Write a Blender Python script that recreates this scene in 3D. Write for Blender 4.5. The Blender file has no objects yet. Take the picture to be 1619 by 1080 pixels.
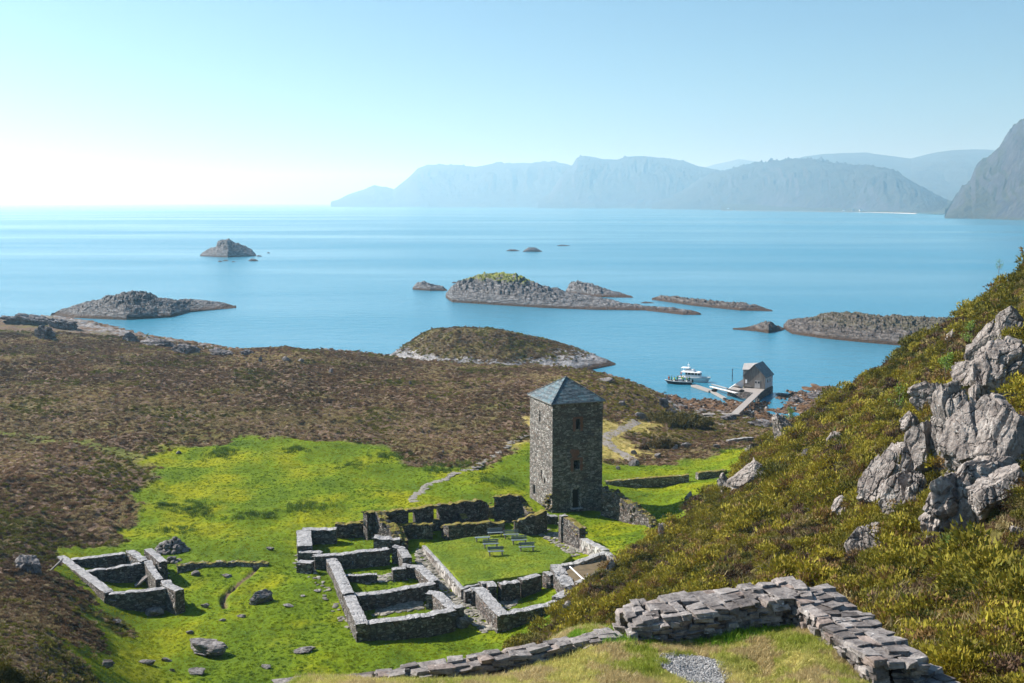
import bpy, bmesh, math, random
import numpy as np
from mathutils import Vector, Matrix
PI = math.pi
SC = bpy.context.scene
COL = SC.collection
random.seed(7)
RNG = np.random.default_rng(11)

# ------------------------------------------------------------------ camera geometry
CAMZ = 50.0
FPX = 1800.0
VH = 319.5
PITCH = math.atan((540 - VH) / FPX)
CP, SP = math.cos(PITCH), math.sin(PITCH)

def ray(u, v):
    a = (u - 809.5) / FPX
    b = (540 - v) / FPX
    return np.array([a, CP + b * SP, -SP + b * CP])     # direction, x right, y away, z up

def P(u, v, z):
    d = ray(u, v)
    t = (z - CAMZ) / d[2]
    return (d[0] * t, d[1] * t, z)

def PD(u, v, D):
    d = ray(u, v)
    t = D / d[1]
    return (d[0] * t, D, CAMZ + d[2] * t)

def proj(x, y, z):
    dz = z - CAMZ
    depth = y * CP - dz * SP
    upc = y * SP + dz * CP
    return 809.5 + x / depth * FPX, 540 - upc / depth * FPX

# ------------------------------------------------------------------ noise
def _h(ix, iy, seed):
    n = (ix.astype(np.int64) * 374761393 + iy.astype(np.int64) * 668265263 + seed * 1442695041) & 0x7fffffff
    n = ((n ^ (n >> 13)) * 1274126177) & 0x7fffffff
    return ((n ^ (n >> 16)) & 0xffff) / 65535.0

def pn(x, y, seed=0):
    x = np.asarray(x, float); y = np.asarray(y, float)
    x0 = np.floor(x); y0 = np.floor(y)
    fx = x - x0; fy = y - y0
    def g(ix, iy, dx, dy):
        a = _h(ix, iy, seed) * 2 * PI
        return np.cos(a) * dx + np.sin(a) * dy
    sx = fx * fx * fx * (fx * (fx * 6 - 15) + 10)
    sy = fy * fy * fy * (fy * (fy * 6 - 15) + 10)
    a = g(x0, y0, fx, fy); b = g(x0 + 1, y0, fx - 1, fy)
    c = g(x0, y0 + 1, fx, fy - 1); d = g(x0 + 1, y0 + 1, fx - 1, fy - 1)
    return ((a + (b - a) * sx) + ((c + (d - c) * sx) - (a + (b - a) * sx)) * sy) * 1.5

def fbm(x, y, o=4, seed=0, gain=.5):
    s = 0; a = 1.0; f = 1.0
    for i in range(o):
        s = s + a * pn(x * f + 17.3 * i, y * f - 9.1 * i, seed + i)
        a *= gain; f *= 2.03
    return s

def ridged(x, y, o=4, seed=0, gain=.55):
    s = 0; a = 1.0; f = 1.0
    for i in range(o):
        s = s + a * (1 - 2 * np.abs(pn(x * f + 7.7 * i, y * f + 3.1 * i, seed + i)))
        a *= gain; f *= 2.1
    return s

def fbm3(p, f, o=3, seed=0):          # cheap 3-D noise from three planes
    x, y, z = p[:, 0] * f, p[:, 1] * f, p[:, 2] * f
    return (fbm(x + z * .7, y - z * .35, o, seed) + fbm(y + x * .3, z + x * .5, o, seed + 31) + fbm(z - y * .4, x + y * .2, o, seed + 57)) / 1.8

def blockn(p, fx, fy, fz, seed):
    w = .35 * np.c_[pn(p[:, 0] * 1.3 + p[:, 2], p[:, 1] * 1.3, seed), pn(p[:, 1] * 1.3 + 5, p[:, 2] * 1.3 + p[:, 0], seed + 1), pn(p[:, 2] * 1.3, p[:, 0] * 1.3 - 4, seed + 2)]
    c, s_ = math.cos(.5 + seed * .37), math.sin(.5 + seed * .37)
    x = (p[:, 0] * c - p[:, 1] * s_) * fx + w[:, 0]; y = (p[:, 0] * s_ + p[:, 1] * c) * fy + w[:, 1]; z = (p[:, 2] + .35 * p[:, 0]) * fz + w[:, 2]
    fx_, fy_, fz_ = np.floor(x), np.floor(y), np.floor(z)
    h = _h(fx_ + fz_ * 57, fy_ + fz_ * 131, seed)
    e = np.minimum.reduce([x - fx_, 1 - (x - fx_), y - fy_, 1 - (y - fy_), z - fz_, 1 - (z - fz_)])
    return h - .5 - .7 * sstep(.07, .0, e)
def sstep(a, b, x):
    t = np.clip((x - a) / (b - a), 0, 1)
    return t * t * (3 - 2 * t)

# ------------------------------------------------------------------ object helpers
def tag(o, label=None, cat=None, group=None, kind=None):
    if label: o['label'] = label
    if cat: o['category'] = cat
    if group: o['group'] = group
    if kind: o['kind'] = kind
    return o

def empty(name, loc=(0, 0, 0), label=None, cat=None, group=None):
    o = bpy.data.objects.new(name, None); COL.objects.link(o)
    o.location = loc; o.empty_display_size = .3
    tag(o, label, cat, group)
    return o

def mesh_obj(name, V, F, mat, parent=None, smooth=False, loc=None, link=True):
    me = bpy.data.meshes.new(name)
    V = np.asarray(V, float)
    off = np.zeros(3)
    if parent is not None:
        off = np.array(parent_world(parent))
    elif loc is not None:
        off = np.array(loc)
    me.from_pydata((V - off).tolist(), [], F if isinstance(F, list) else F.tolist())
    if smooth:
        me.polygons.foreach_set('use_smooth', [True] * len(me.polygons))
    me.update()
    if mat: me.materials.append(mat)
    o = bpy.data.objects.new(name, me)
    if link: COL.objects.link(o)
    if parent is not None:
        o.parent = parent
    elif loc is not None:
        o.location = loc
    return o

def parent_world(o):
    p = np.zeros(3)
    while o is not None:
        p = p + np.array(o.location)
        o = o.parent
    return p

class MB:
    def __init__(s): s.v = []; s.f = []; s.n = 0; s.t = []
    def add(s, V, F):
        s.v.append(np.asarray(V, float)); k = s.n
        s.f.extend([[i + k for i in f] for f in F]); s.n += len(V)
    def box(s, c, size, rz=0, taper=1.0, M=None):
        x, y, z = [a / 2 for a in size]
        V = np.array([[-x, -y, -z], [x, -y, -z], [x, y, -z], [-x, y, -z], [-x * taper, -y * taper, z], [x * taper, -y * taper, z], [x * taper, y * taper, z], [-x * taper, y * taper, z]])
        if M is not None: V = V @ np.array(M).T
        if rz:
            ca, sa = math.cos(rz), math.sin(rz)
            V = np.c_[V[:, 0] * ca - V[:, 1] * sa, V[:, 0] * sa + V[:, 1] * ca, V[:, 2]]
        s.add(V + np.array(c), [[0, 3, 2, 1], [4, 5, 6, 7], [0, 1, 5, 4], [1, 2, 6, 5], [2, 3, 7, 6], [3, 0, 4, 7]])
    def hexa(s, V8): s.add(V8, [[0, 3, 2, 1], [4, 5, 6, 7], [0, 1, 5, 4], [1, 2, 6, 5], [2, 3, 7, 6], [3, 0, 4, 7]])
    def tube(s, a, b, r1, r2=None, n=8):
        r2 = r1 if r2 is None else r2
        a = np.array(a, float); b = np.array(b, float)
        d = b - a; L = np.linalg.norm(d); d = d / L
        h = np.array([0, 0, 1.]) if abs(d[2]) < .9 else np.array([1., 0, 0])
        e1 = np.cross(d, h); e1 /= np.linalg.norm(e1); e2 = np.cross(d, e1)
        t = np.arange(n) * 2 * PI / n
        ring = np.outer(np.cos(t), e1) + np.outer(np.sin(t), e2)
        V = np.vstack([a + ring * r1, b + ring * r2])
        F = [[i, (i + 1) % n, n + (i + 1) % n, n + i] for i in range(n)]
        F += [list(range(n))[::-1], list(range(n, 2 * n))]
        s.add(V, F)
    def build(s, name, mat, parent=None, smooth=False, loc=None):
        return mesh_obj(name, np.vstack(s.v), s.f, mat, parent, smooth, loc)

# ------------------------------------------------------------------ material helpers
class NT:
    def __init__(s, name):
        s.m = bpy.data.materials.new(name); s.m.use_nodes = True
        s.t = s.m.node_tree; s.t.nodes.clear()
        s.out = s.n('ShaderNodeOutputMaterial')
        s.b = s.n('ShaderNodeBsdfPrincipled')
        s.l(s.b.outputs[0], s.out.inputs[0])
        s.b.inputs['Roughness'].default_value = .9
        s.b.inputs['Specular IOR Level'].default_value = .25
    def n(s, t, **k):
        x = s.t.nodes.new(t)
        for a, b in k.items(): setattr(x, a, b)
        return x
    def l(s, a, b): s.t.links.new(a, b)
    def val(s, inp, x):
        if isinstance(x, bpy.types.NodeSocket): s.l(x, inp)
        elif isinstance(x, (tuple, list)): inp.default_value = (*x, 1) if len(x) == 3 and len(inp.default_value) == 4 else x
        else: inp.default_value = x
    def pos(s):
        return s.n('ShaderNodeNewGeometry').outputs['Position']
    def scale(s, v, sc, rot=(0, 0, 0)):
        m = s.n('ShaderNodeMapping'); s.l(v, m.inputs[0]); m.inputs['Scale'].default_value = sc; m.inputs['Rotation'].default_value = rot
        return m.outputs[0]
    def noise(s, v, sc, det=4, rough=.55, dist=0):
        x = s.n('ShaderNodeTexNoise'); s.l(v, x.inputs['Vector']); x.inputs['Scale'].default_value = sc
        x.inputs['Detail'].default_value = det; x.inputs['Roughness'].default_value = rough; x.inputs['Distortion'].default_value = dist
        return x.outputs[0]
    def vor(s, v, sc, feature='F1', out='Distance', rnd=1):
        x = s.n('ShaderNodeTexVoronoi'); s.l(v, x.inputs['Vector']); x.feature = feature; x.inputs['Scale'].default_value = sc
        x.inputs['Randomness'].default_value = rnd
        return x.outputs[out]
    def ramp(s, f, stops, interp='LINEAR'):
        r = s.n('ShaderNodeValToRGB'); s.l(f, r.inputs[0]); r.color_ramp.interpolation = interp
        e = r.color_ramp.elements
        while len(e) < len(stops): e.new(.5)
        for i, (p, c) in enumerate(stops):
            e[i].position = p; e[i].color = (c, c, c, 1) if isinstance(c, (int, float)) else (*c, 1)
        return r.outputs[0]
    def mix(s, f, a, b, mode='MIX'):
        x = s.n('ShaderNodeMix', data_type='RGBA', blend_type=mode)
        s.val(x.inputs[0], f); s.val(x.inputs[6], a); s.val(x.inputs[7], b)
        return x.outputs[2]
    def math(s, op, a, b=None):
        x = s.n('ShaderNodeMath', operation=op); s.val(x.inputs[0], a)
        if b is not None: s.val(x.inputs[1], b)
        return x.outputs[0]
    def attr(s, name, typ='GEOMETRY'):
        x = s.n('ShaderNodeAttribute'); x.attribute_name = name; x.attribute_type = typ
        return x
    def bump(s, h, strength=.5, dist=.1, prev=None):
        x = s.n('ShaderNodeBump'); s.l(h, x.inputs['Height']); x.inputs['Strength'].default_value = strength; x.inputs['Distance'].default_value = dist
        if prev is not None: s.l(prev, x.inputs['Normal'])
        return x.outputs[0]
    def base(s, c): s.val(s.b.inputs['Base Color'], c)
    def rough(s, c): s.val(s.b.inputs['Roughness'], c)
    def nrm(s, c): s.l(c, s.b.inputs['Normal'])

def plain(name, c, rough=.8, var=.15, sc=3.0, metal=0, bump=0):
    m = NT(name); p = m.n('ShaderNodeTexCoord').outputs['Object']
    n = m.noise(p, sc, 5)
    m.base(m.mix(n, tuple(x * (1 - var * 1.6) for x in c), tuple(min(1, x * (1 + var * 1.6)) for x in c)))
    m.rough(rough); m.b.inputs['Metallic'].default_value = metal
    if bump: m.nrm(m.bump(m.noise(p, sc * 6, 4), bump, .05))
    return m.m

def rock_mat(name, a=(.15, .145, .15), b=(.33, .32, .33), c=(.5, .49, .48), sc=1.0, strata=0, tide=None, lichen=.5, bdist=.12, warm=(.16, .12, .1), crack=.5, cscale=(.25, .8, .5)):
    m = NT(name); p = m.pos()
    n1 = m.noise(p, .9 * sc, 8, .65)
    n2 = m.noise(p, 5 * sc, 6, .7)
    col = m.mix(m.ramp(n1, [(.32, a), (.5, b), (.72, c)]), b, b)
    col = m.ramp(n1, [(.3, a), (.5, b), (.75, c)])
    col = m.mix(m.ramp(n2, [(.35, 0.0), (.65, .45)]), col, warm)
    # pale lichen spots
    lv = m.vor(p, 2.6 * sc); ln = m.noise(p, 3 * sc, 3)
    spots = m.math('MULTIPLY', m.ramp(lv, [(.1, 1.0), (.22, 0.0)]), m.ramp(ln, [(.48, 0.0), (.56, 1.0)]))
    col = m.mix(m.math('MULTIPLY', spots, lichen), col, (.62, .61, .58))
    dk = m.ramp(m.noise(p, 2.2 * sc, 6, .7), [(.36, .75), (.5, 0.0)])
    col = m.mix(dk, col, (.045, .042, .045))
    wv = m.n('ShaderNodeVectorMath', operation='ADD'); m.l(p, wv.inputs[0])
    wn_ = m.n('ShaderNodeTexNoise'); m.l(p, wn_.inputs['Vector']); wn_.inputs['Scale'].default_value = 1.1 * sc; wn_.inputs['Detail'].default_value = 5
    ws = m.n('ShaderNodeVectorMath', operation='SCALE'); m.l(wn_.outputs['Color'], ws.inputs[0]); ws.inputs['Scale'].default_value = .9 / sc; m.l(ws.outputs[0], wv.inputs[1])
    cr = m.vor(m.scale(wv.outputs[0], tuple(q * sc for q in cscale), (.5, .3, .4)), 1.0, 'DISTANCE_TO_EDGE')
    crk = m.math('MULTIPLY', m.ramp(cr, [(0.0, 1.0), (.022, 0.0)]), m.math('MULTIPLY', m.ramp(m.noise(p, .7 * sc, 2), [(.42, 0.0), (.55, 1.0)]), crack * 1.6))
    col = m.mix(m.math('MULTIPLY', crk, .8), col, (.03, .028, .03))
    if tide is not None:
        z = m.n('ShaderNodeSeparateXYZ'); m.l(p, z.inputs[0])
        zz = m.math('ADD', z.outputs[2], m.math('MULTIPLY', m.noise(p, .5, 3), 1.4))
        f = m.ramp(m.math('MULTIPLY', zz, .25), [(tide * .25 + .12, 1.0), (tide * .25 + .32, 0.0)])
        col = m.mix(f, col, m.mix(n2, (.035, .025, .018), (.13, .07, .035)))
    if name == 'drystone_block':
        col = m.mix(1.0, col, m.ramp(m.attr('tint').outputs['Fac'], [(0.0, (.5, .47, .46)), (.35, (.95, .93, .92)), (.8, (1.3, 1.28, 1.26)), (.95, (1.05, .9, .82))]), 'MULTIPLY')
    m.base(col)
    h = m.math('ADD', m.math('MULTIPLY', n2, .6), m.math('MULTIPLY', n1, 1.2))
    h = m.math('SUBTRACT', h, m.math('MULTIPLY', crk, .8))
    if strata:
        w = m.noise(m.scale(p, (.25, .25, 2.2), (.35, .25, 0)), 1.2 * strata, 5)
        h = m.math('ADD', h, m.math('MULTIPLY', w, 1.6))
    m.nrm(m.bump(h, .9, bdist)); m.rough(.85)
    return m.m

def masonry_mat(name, scale=(2.2, 2.2, 4.4), cols=((.10, .095, .095), (.24, .23, .225), (.42, .41, .40)), moss=0, joint=(.05, .045, .04), top=None):
    m = NT(name); p = m.pos()
    wob = m.n('ShaderNodeMixRGB') if False else None
    pv = m.n('ShaderNodeVectorMath', operation='ADD'); m.l(p, pv.inputs[0])
    nv = m.n('ShaderNodeTexNoise'); m.l(p, nv.inputs['Vector']); nv.inputs['Scale'].default_value = 1.6
    sv = m.n('ShaderNodeVectorMath', operation='SCALE'); m.l(nv.outputs['Color'], sv.inputs[0]); sv.inputs['Scale'].default_value = .25
    m.l(sv.outputs[0], pv.inputs[1])
    q = m.scale(pv.outputs[0], scale)
    vc = m.n('ShaderNodeTexVoronoi'); m.l(q, vc.inputs['Vector']); vc.inputs['Scale'].default_value = 1.0
    g = m.n('ShaderNodeSeparateColor'); m.l(vc.outputs['Color'], g.inputs[0])
    e = m.vor(q, 1.0, 'DISTANCE_TO_EDGE')
    col = m.ramp(g.outputs[0], [(.05, cols[0]), (.5, cols[1]), (.95, cols[2])])
    col = m.mix(m.ramp(g.outputs[1], [(.6, 0.0), (.9, .5)]), col, (.2, .13, .1))
    big = m.noise(p, .35, 5, .6)
    col = m.mix(m.ramp(big, [(.35, .45), (.6, 0.0)]), col, (.09, .085, .085))
    fine = m.noise(p, 7, 5, .7)
    col = m.mix(m.ramp(fine, [(.3, .35), (.5, 0.0)]), col, (.06, .055, .055))
    col = m.mix(m.ramp(m.noise(p, 2.4, 4), [(.58, 0.0), (.66, .55)]), col, (.55, .54, .52))
    j = m.ramp(e, [(.02, 1.0), (.11, 0.0)])
    nz = m.n('ShaderNodeSeparateXYZ'); m.l(m.n('ShaderNodeNewGeometry').outputs['Normal'], nz.inputs[0])
    up = m.ramp(nz.outputs[2], [(.6, 0.0), (.85, 1.0)])
    if top is not None:      # cement-capped wall tops
        tn = m.noise(p, 1.3, 6, .65)
        tc = m.ramp(tn, [(.3, tuple(x * .62 for x in top)), (.5, top), (.7, tuple(x * 1.35 for x in top))])
        col = m.mix(m.math('MULTIPLY', up, .9), col, tc)
        j = m.math('MULTIPLY', j, m.math('SUBTRACT', 1.0, m.math('MULTIPLY', up, .75)))
    col = m.mix(m.math('MULTIPLY', j, .85), col, joint)
    if moss:
        mn = m.noise(p, 1.1, 5, .6)
        mf = m.math('MULTIPLY', up, m.ramp(mn, [(.52 - moss * .2, 0.0), (.6 - moss * .2, 1.0)]))
        col = m.mix(mf, col, m.ramp(m.noise(p, 5, 4), [(.3, (.10, .06, .02)), (.5, (.19, .15, .03)), (.7, (.17, .22, .03))]))
    m.base(col)
    h = m.math('ADD', m.math('MULTIPLY', m.ramp(e, [(0.0, 0.0), (.18, 1.0)]), .7), m.math('MULTIPLY', fine, .5))
    h = m.math('ADD', h, m.math('MULTIPLY', g.outputs[2], .35))
    m.nrm(m.bump(h, .9, .07)); m.rough(.9)
    return m.m

MAT = {}
MAT['rock'] = rock_mat('grey_lichened_rock', a=(.06, .058, .06), b=(.19, .185, .19), c=(.4, .39, .39), sc=1.6)
MAT['hillrock'] = rock_mat('pale_hill_rock', a=(.11, .095, .09), b=(.33, .30, .28), c=(.57, .535, .50), sc=1.2, lichen=.85, bdist=.25, crack=.65, warm=(.22, .16, .13))
MAT['palestone'] = rock_mat('pale_flagstone', a=(.13, .125, .11), b=(.25, .24, .215), c=(.4, .385, .355), sc=2.5, crack=.2, bdist=.04)
MAT['shorerock'] = rock_mat('sea_worn_rock', a=(.06, .058, .06), b=(.2, .19, .2), c=(.42, .41, .41), sc=.45, tide=.0, lichen=.2, bdist=.5, strata=.6)
MAT['masonry'] = masonry_mat('capped_masonry', cols=((.055, .048, .046), (.125, .112, .105), (.25, .235, .225)), joint=(.03, .026, .023), top=(.33, .33, .34))  # side faces darker than the caps: their shade is put into the colour
MAT['mossmason'] = masonry_mat('mossy_masonry', cols=((.045, .038, .036), (.105, .092, .086), (.21, .195, .185)), joint=(.018, .016, .015), moss=.9)  # stone under the moss darkened too, wall-face shade put into its colour
MAT['towerwall'] = masonry_mat('tower_masonry', scale=(1.9, 1.9, 4.6), cols=((.10, .094, .088), (.215, .202, .19), (.38, .362, .345)), joint=(.06, .054, .048))
MAT['fieldwall'] = masonry_mat('field_wall', moss=.7)
MAT['palewall'] = masonry_mat('pale_kerb_wall', scale=(1.6, 1.6, 1.2), cols=((.2, .19, .18), (.42, .4, .38), (.6, .58, .55)), top=(.3, .3, .3))
MAT['concrete'] = plain('weathered_concrete', (.36, .35, .35), .9, .25, 1.2, bump=.3)
MAT['whitepaint'] = plain('white_paint', (.8, .8, .8), .5, .05)
MAT['hull_grey'] = plain('pale_grey_hull', (.6, .62, .63), .4, .06)
MAT['dark_hull'] = plain('dark_hull', (.03, .032, .04), .5, .1)
MAT['glass'] = plain('dark_window_glass', (.02, .025, .03), .1, .1)
MAT['rubber'] = plain('black_rubber', (.02, .02, .02), .8, .1)
MAT['greywood'] = plain('weathered_grey_wood', (.2, .18, .165), .85, .3, 4, bump=.3)
MAT['deckwood'] = plain('sun_bleached_deck_wood', (.34, .31, .29), .85, .2, 5, bump=.3)
MAT['blueplank'] = plain('blue_grey_painted_plank', (.16, .2, .23), .55, .2, 6)
MAT['steel'] = plain('galvanised_steel', (.55, .56, .57), .4, .1, 5, metal=.6)
MAT['darkdoor'] = plain('dark_wood_door', (.03, .024, .02), .8, .2)
MAT['orange'] = plain('orange_cloth', (.6, .12, .03), .8, .05)
MAT['yellow'] = plain('hi_vis_yellow_cloth', (.5, .6, .05), .8, .05)
MAT['green'] = plain('green_cloth', (.05, .3, .08), .8, .05)
MAT['navy'] = plain('navy_cloth', (.02, .03, .07), .8, .05)
MAT['skin'] = plain('skin', (.45, .28, .2), .6, .05)
MAT['earth'] = plain('brown_earth', (.13, .1, .06), 1, .4, 1.5, bump=.6)
MAT['bark'] = plain('pale_bark', (.2, .17, .14), .9, .3, 8)

def slate_mat():
    m = NT('slate_roof'); p = m.pos()
    q = m.scale(p, (2.6, 2.6, 9))
    b = m.n('ShaderNodeTexVoronoi'); m.l(q, b.inputs['Vector']); b.inputs['Scale'].default_value = 1.0; b.inputs['Randomness'].default_value = .45
    g = m.n('ShaderNodeSeparateColor'); m.l(b.outputs['Color'], g.inputs[0])
    col = m.ramp(g.outputs[0], [(.1, (.02, .033, .04)), (.5, (.045, .068, .082)), (.95, (.1, .13, .145))])
    streak = m.noise(m.scale(p, (1.5, 1.5, .3)), 1, 4)
    col = m.mix(m.ramp(streak, [(.5, 0.0), (.62, .5)]), col, (.09, .2, .24))
    e = m.vor(q, 1.0, 'DISTANCE_TO_EDGE', rnd=.45)
    col = m.mix(m.ramp(e, [(0.0, .8), (.07, 0.0)]), col, (.02, .025, .03))
    m.base(col); m.rough(.5); m.b.inputs['Specular IOR Level'].default_value = .5
    m.nrm(m.bump(g.outputs[1], .5, .05))
    return m.m
MAT['slate'] = slate_mat()

def leaf_mat(name, rough=.7, trans=.0):
    m = NT(name)
    a = m.attr('col', 'INSTANCER')
    o = m.attr('shade')
    c = m.mix(1.0, a.outputs['Color'], o.outputs['Color'], 'MULTIPLY')
    m.base(c); m.rough(rough)
    if trans:
        tb = m.n('ShaderNodeBsdfTranslucent'); m.l(c, tb.inputs[0])
        mx = m.n('ShaderNodeMixShader'); mx.inputs[0].default_value = trans
        m.l(m.b.outputs[0], mx.inputs[1]); m.l(tb.outputs[0], mx.inputs[2]); m.l(mx.outputs[0], m.out.inputs[0])
    return m.m
MAT['leaf'] = leaf_mat('scrub_leaves', .75, .18)
MAT['blade'] = leaf_mat('grass_blades', .6, .35)
MAT['pebble'] = leaf_mat('pebble_stone', .8, 0)

def crown_mat(name, a, b):
    m = NT(name); p = m.pos()
    c = m.ramp(m.noise(p, 3, 3), [(.35, a), (.65, b)])
    m.base(c); m.rough(.6)
    tb = m.n('ShaderNodeBsdfTranslucent'); m.l(c, tb.inputs[0])
    mx = m.n('ShaderNodeMixShader'); mx.inputs[0].default_value = .35
    m.l(m.b.outputs[0], mx.inputs[1]); m.l(tb.outputs[0], mx.inputs[2]); m.l(mx.outputs[0], m.out.inputs[0])
    return m.m
MAT['birchleaf'] = crown_mat('birch_leaves', (.11, .2, .03), (.24, .36, .06))

# ------------------------------------------------------------------ the land height
CTRL = []
def C(u, v, z): CTRL.append(P(u, v, z))
def CD(u, v, D): CTRL.append(PD(u, v, D))
def CX(x, y, z): CTRL.append((x, y, z))
for a in [(300,1060,10.8),(600,1060,10.5),(770,1020,10.5),(200,1000,11.2),(400,950,11),(700,900,11),(560,950,11),(300,870,11.3),(150,900,11.5),(550,800,11.3),(850,810,11),
          (850,950,10.9),(980,830,11),(900,870,11),(1050,800,10.5),(700,760,11.5),(300,740,12),(500,720,12.2),(840,700,11.6),(950,740,10.2),(1100,720,9.5),(1160,703,9),(1080,760,10.5),(960,700,10.2),
          (0,700,13.4),(150,640,13.6),(0,600,12.6),(0,548,9.5),(150,590,12),(60,530,6.5),(140,545,6.5),(300,565,8),(330,600,10.5),(400,600,10.5),(430,551,9.6),(480,556,9.3),(540,568,8.2),(400,650,12.2),(100,690,12.8),(100,720,13.6),(30,800,13.4),(150,800,12.2),
          (600,640,11.7),(750,650,11.3),(750,620,10.5),(640,583,8.0),(700,588,8.3),(800,592,8.8),(900,590,9.0),(960,598,8.4),(1000,615,7.2),(1038,636,4.8),
          (0,512,4.5),(60,501,3.8),(110,516,3.2),(160,524,3.0),(200,534,2.6),(300,548,2.2),(390,559,1.6),
          (1000,670,8.5),(1050,668,7),(1040,690,8.2),(1120,690,6.6),(1180,690,6),(1240,685,4.5),(1060,650,2.6),(1100,660,3.4),(1090,640,.8),(1130,640,.5),(1160,640,.6),(1190,640,.3),(1150,662,2.6),(1200,668,1.9),(1240,660,-.25),(1290,640,.5),(1270,625,.3),(1320,615,.3),(1250,672,1.5)]: C(*a)
# under water
for a in [(0,488,-5),(60,484,-5),(150,505,-5),(250,522,-5),(350,535,-5),(420,536,-5),(500,541,-5),(580,550,-5),(680,560,-5),(800,565,-5),(900,568,-5),(980,585,-5),(1040,600,-5),(1055,618,-3),(1090,612,-4),(1150,612,-4),(1220,600,-4),(1300,590,-4),(1180,628,-1.6),(1110,628,-1.2)]: C(*a)
for x, y in [(-250,560),(-120,560),(0,560),(120,560),(250,560),(90,440),(130,330),(40,400),(-60,480)]: CX(x, y, -7)
# hill: (u, v, distance)
HILL = [(1619,452,103),(1560,484,120),(1500,527,137),(1420,594,150),(1360,632,158),(1300,662,165),(1240,692,171),(1200,706,175),(1160,748,160),(1100,792,138),(1050,845,124),(1000,880,115),(930,950,100),(870,1005,94),
        (1100,900,90),(1200,800,100),(1300,720,110),(1400,650,115),(1500,600,105),(1600,520,95),(1619,600,70),(1500,700,70),(1400,800,65),(1300,850,65),(1200,880,63),(1000,960,82),(1400,880,50),(1500,850,46),(1619,850,40),(1619,720,50),
        (1500,980,28),(1619,1000,26),(1360,925,43),(1100,935,64),(1550,565,100),(1250,760,106),(1350,700,104)]
for a in HILL: CD(*a)
for a in [(60,190,4),(68,172,14),(72,150,26),(75,120,38),(75,230,-4),(100,200,-2),(62,98,54),(48,70,46),(38,48,43),(34,30,44),(24,12,46),(0,0,45.6),(0,6,44.3),(0,11,43),(-8,6,42.8),(-12,0,43.5),(12,-8,46.5),(-12,-8,45),(10,6,44.5),(-10,11,41.5),(50,0,52),(70,40,56),(90,90,68),(110,150,50)]: CX(*a)
# terrace
for a in [(1000,1030,42.0),(1100,1050,41.85),(1150,1000,41.8),(1265,985,41.68),(1200,1075,41.75),(1350,1040,41.65),(1300,1000,41.75),(900,1050,41.9),(800,1072,41.8),(700,1084,41.7),(600,1092,41.6)]: C(*a)
for a in [(3,16,42.2),(-4,16,42.0),(-3.8,19.2,41.5),(-8,14,40.5),(-8,25,34),(-2,26,34.5),(1.2,23.4,40.6),(3,24.6,39.6),(2,28,35),(-12,34,26),(-2,36,29),(4,34,34),(7,28,38.2),(-3,55,18.5),(-14,55,14.5),(-18,70,11.5),(4,60,24),(-3,75,13.5),(-24,20,29),(-35,40,20),(-50,55,24),(-34,60,17),(8.5,20,40.2),(9.5,16,41.5),(7.2,24.5,39.8)]: CX(*a)
# dark heath mound, lower left
for a in [(0,905,15.6),(60,925,15.6),(105,955,14.8),(145,985,13.2),(80,1000,18.4),(125,1015,16.2),(0,1000,20.5),(120,1050,17.5),(0,1080,22.5),(60,1080,20.5),(140,1080,17)]: C(*a)
CX(-62,105,14.8); CX(-80,130,14); CX(-95,170,14.5)
for a in [(-170,260,13),(-150,200,14.5),(-190,330,11),(-210,420,6),(-110,90,22)]: CX(*a)
CT = np.array(CTRL)
def _phi(r2): return np.where(r2 > 1e-9, .5 * r2 * np.log(np.maximum(r2, 1e-9)), 0)
# work in a warped plan (log-distance) so near and far detail weigh alike
def warp(x, y):
    r = np.sqrt(x * x + (y + 12) ** 2); th = np.arctan2(x, y + 12)
    return np.c_[th * 2.6, np.log(r)]
W = warp(CT[:, 0], CT[:, 1])
n = len(W)
K = _phi(((W[:, None] - W[None]) ** 2).sum(2)) + np.eye(n) * 2e-4
Pm = np.c_[np.ones(n), W]
A = np.block([[K, Pm], [Pm.T, np.zeros((3, 3))]])
sol = np.linalg.solve(A, np.r_[CT[:, 2], 0, 0, 0])
def base_h(x, y):
    x = np.atleast_1d(np.asarray(x, float)); y = np.atleast_1d(np.asarray(y, float))
    out = np.empty(len(x))
    for i in range(0, len(x), 50000):
        w = warp(x[i:i+50000], y[i:i+50000])
        k = _phi(((w[:, None] - W[None]) ** 2).sum(2))
        out[i:i+50000] = k @ sol[:n] + sol[n] + w @ sol[n+1:]
    return out

def poly_sd(x, y, poly):       # signed distance, positive inside
    x = np.asarray(x, float); y = np.asarray(y, float)
    pts = np.array(poly); d = np.full(x.shape, 1e18); ins = np.zeros(x.shape, bool)
    for i in range(len(pts)):
        a = pts[i]; b = pts[(i + 1) % len(pts)]
        e = b - a; L = max((e ** 2).sum(), 1e-9)
        t = np.clip(((x - a[0]) * e[0] + (y - a[1]) * e[1]) / L, 0, 1)
        d = np.minimum(d, (x - a[0] - t * e[0]) ** 2 + (y - a[1] - t * e[1]) ** 2)
        c = ((a[1] > y) != (b[1] > y)) & (x < (b[0] - a[0]) * (y - a[1]) / (b[1] - a[1] + 1e-12) + a[0])
        ins ^= c
    d = np.sqrt(d)
    return np.where(ins, d, -d)
def line_d(x, y, pts):
    d = np.full(np.shape(x), 1e18)
    for a, b in zip(pts[:-1], pts[1:]):
        a = np.array(a[:2]); b = np.array(b[:2]); e = b - a; L = (e ** 2).sum()
        t = np.clip(((x - a[0]) * e[0] + (y - a[1]) * e[1]) / L, 0, 1)
        d = np.minimum(d, (x - a[0] - t * e[0]) ** 2 + (y - a[1] - t * e[1]) ** 2)
    return np.sqrt(d)
def plan(pix, z=11.2): return [P(u, v, z)[:2] for u, v in pix]
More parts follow.
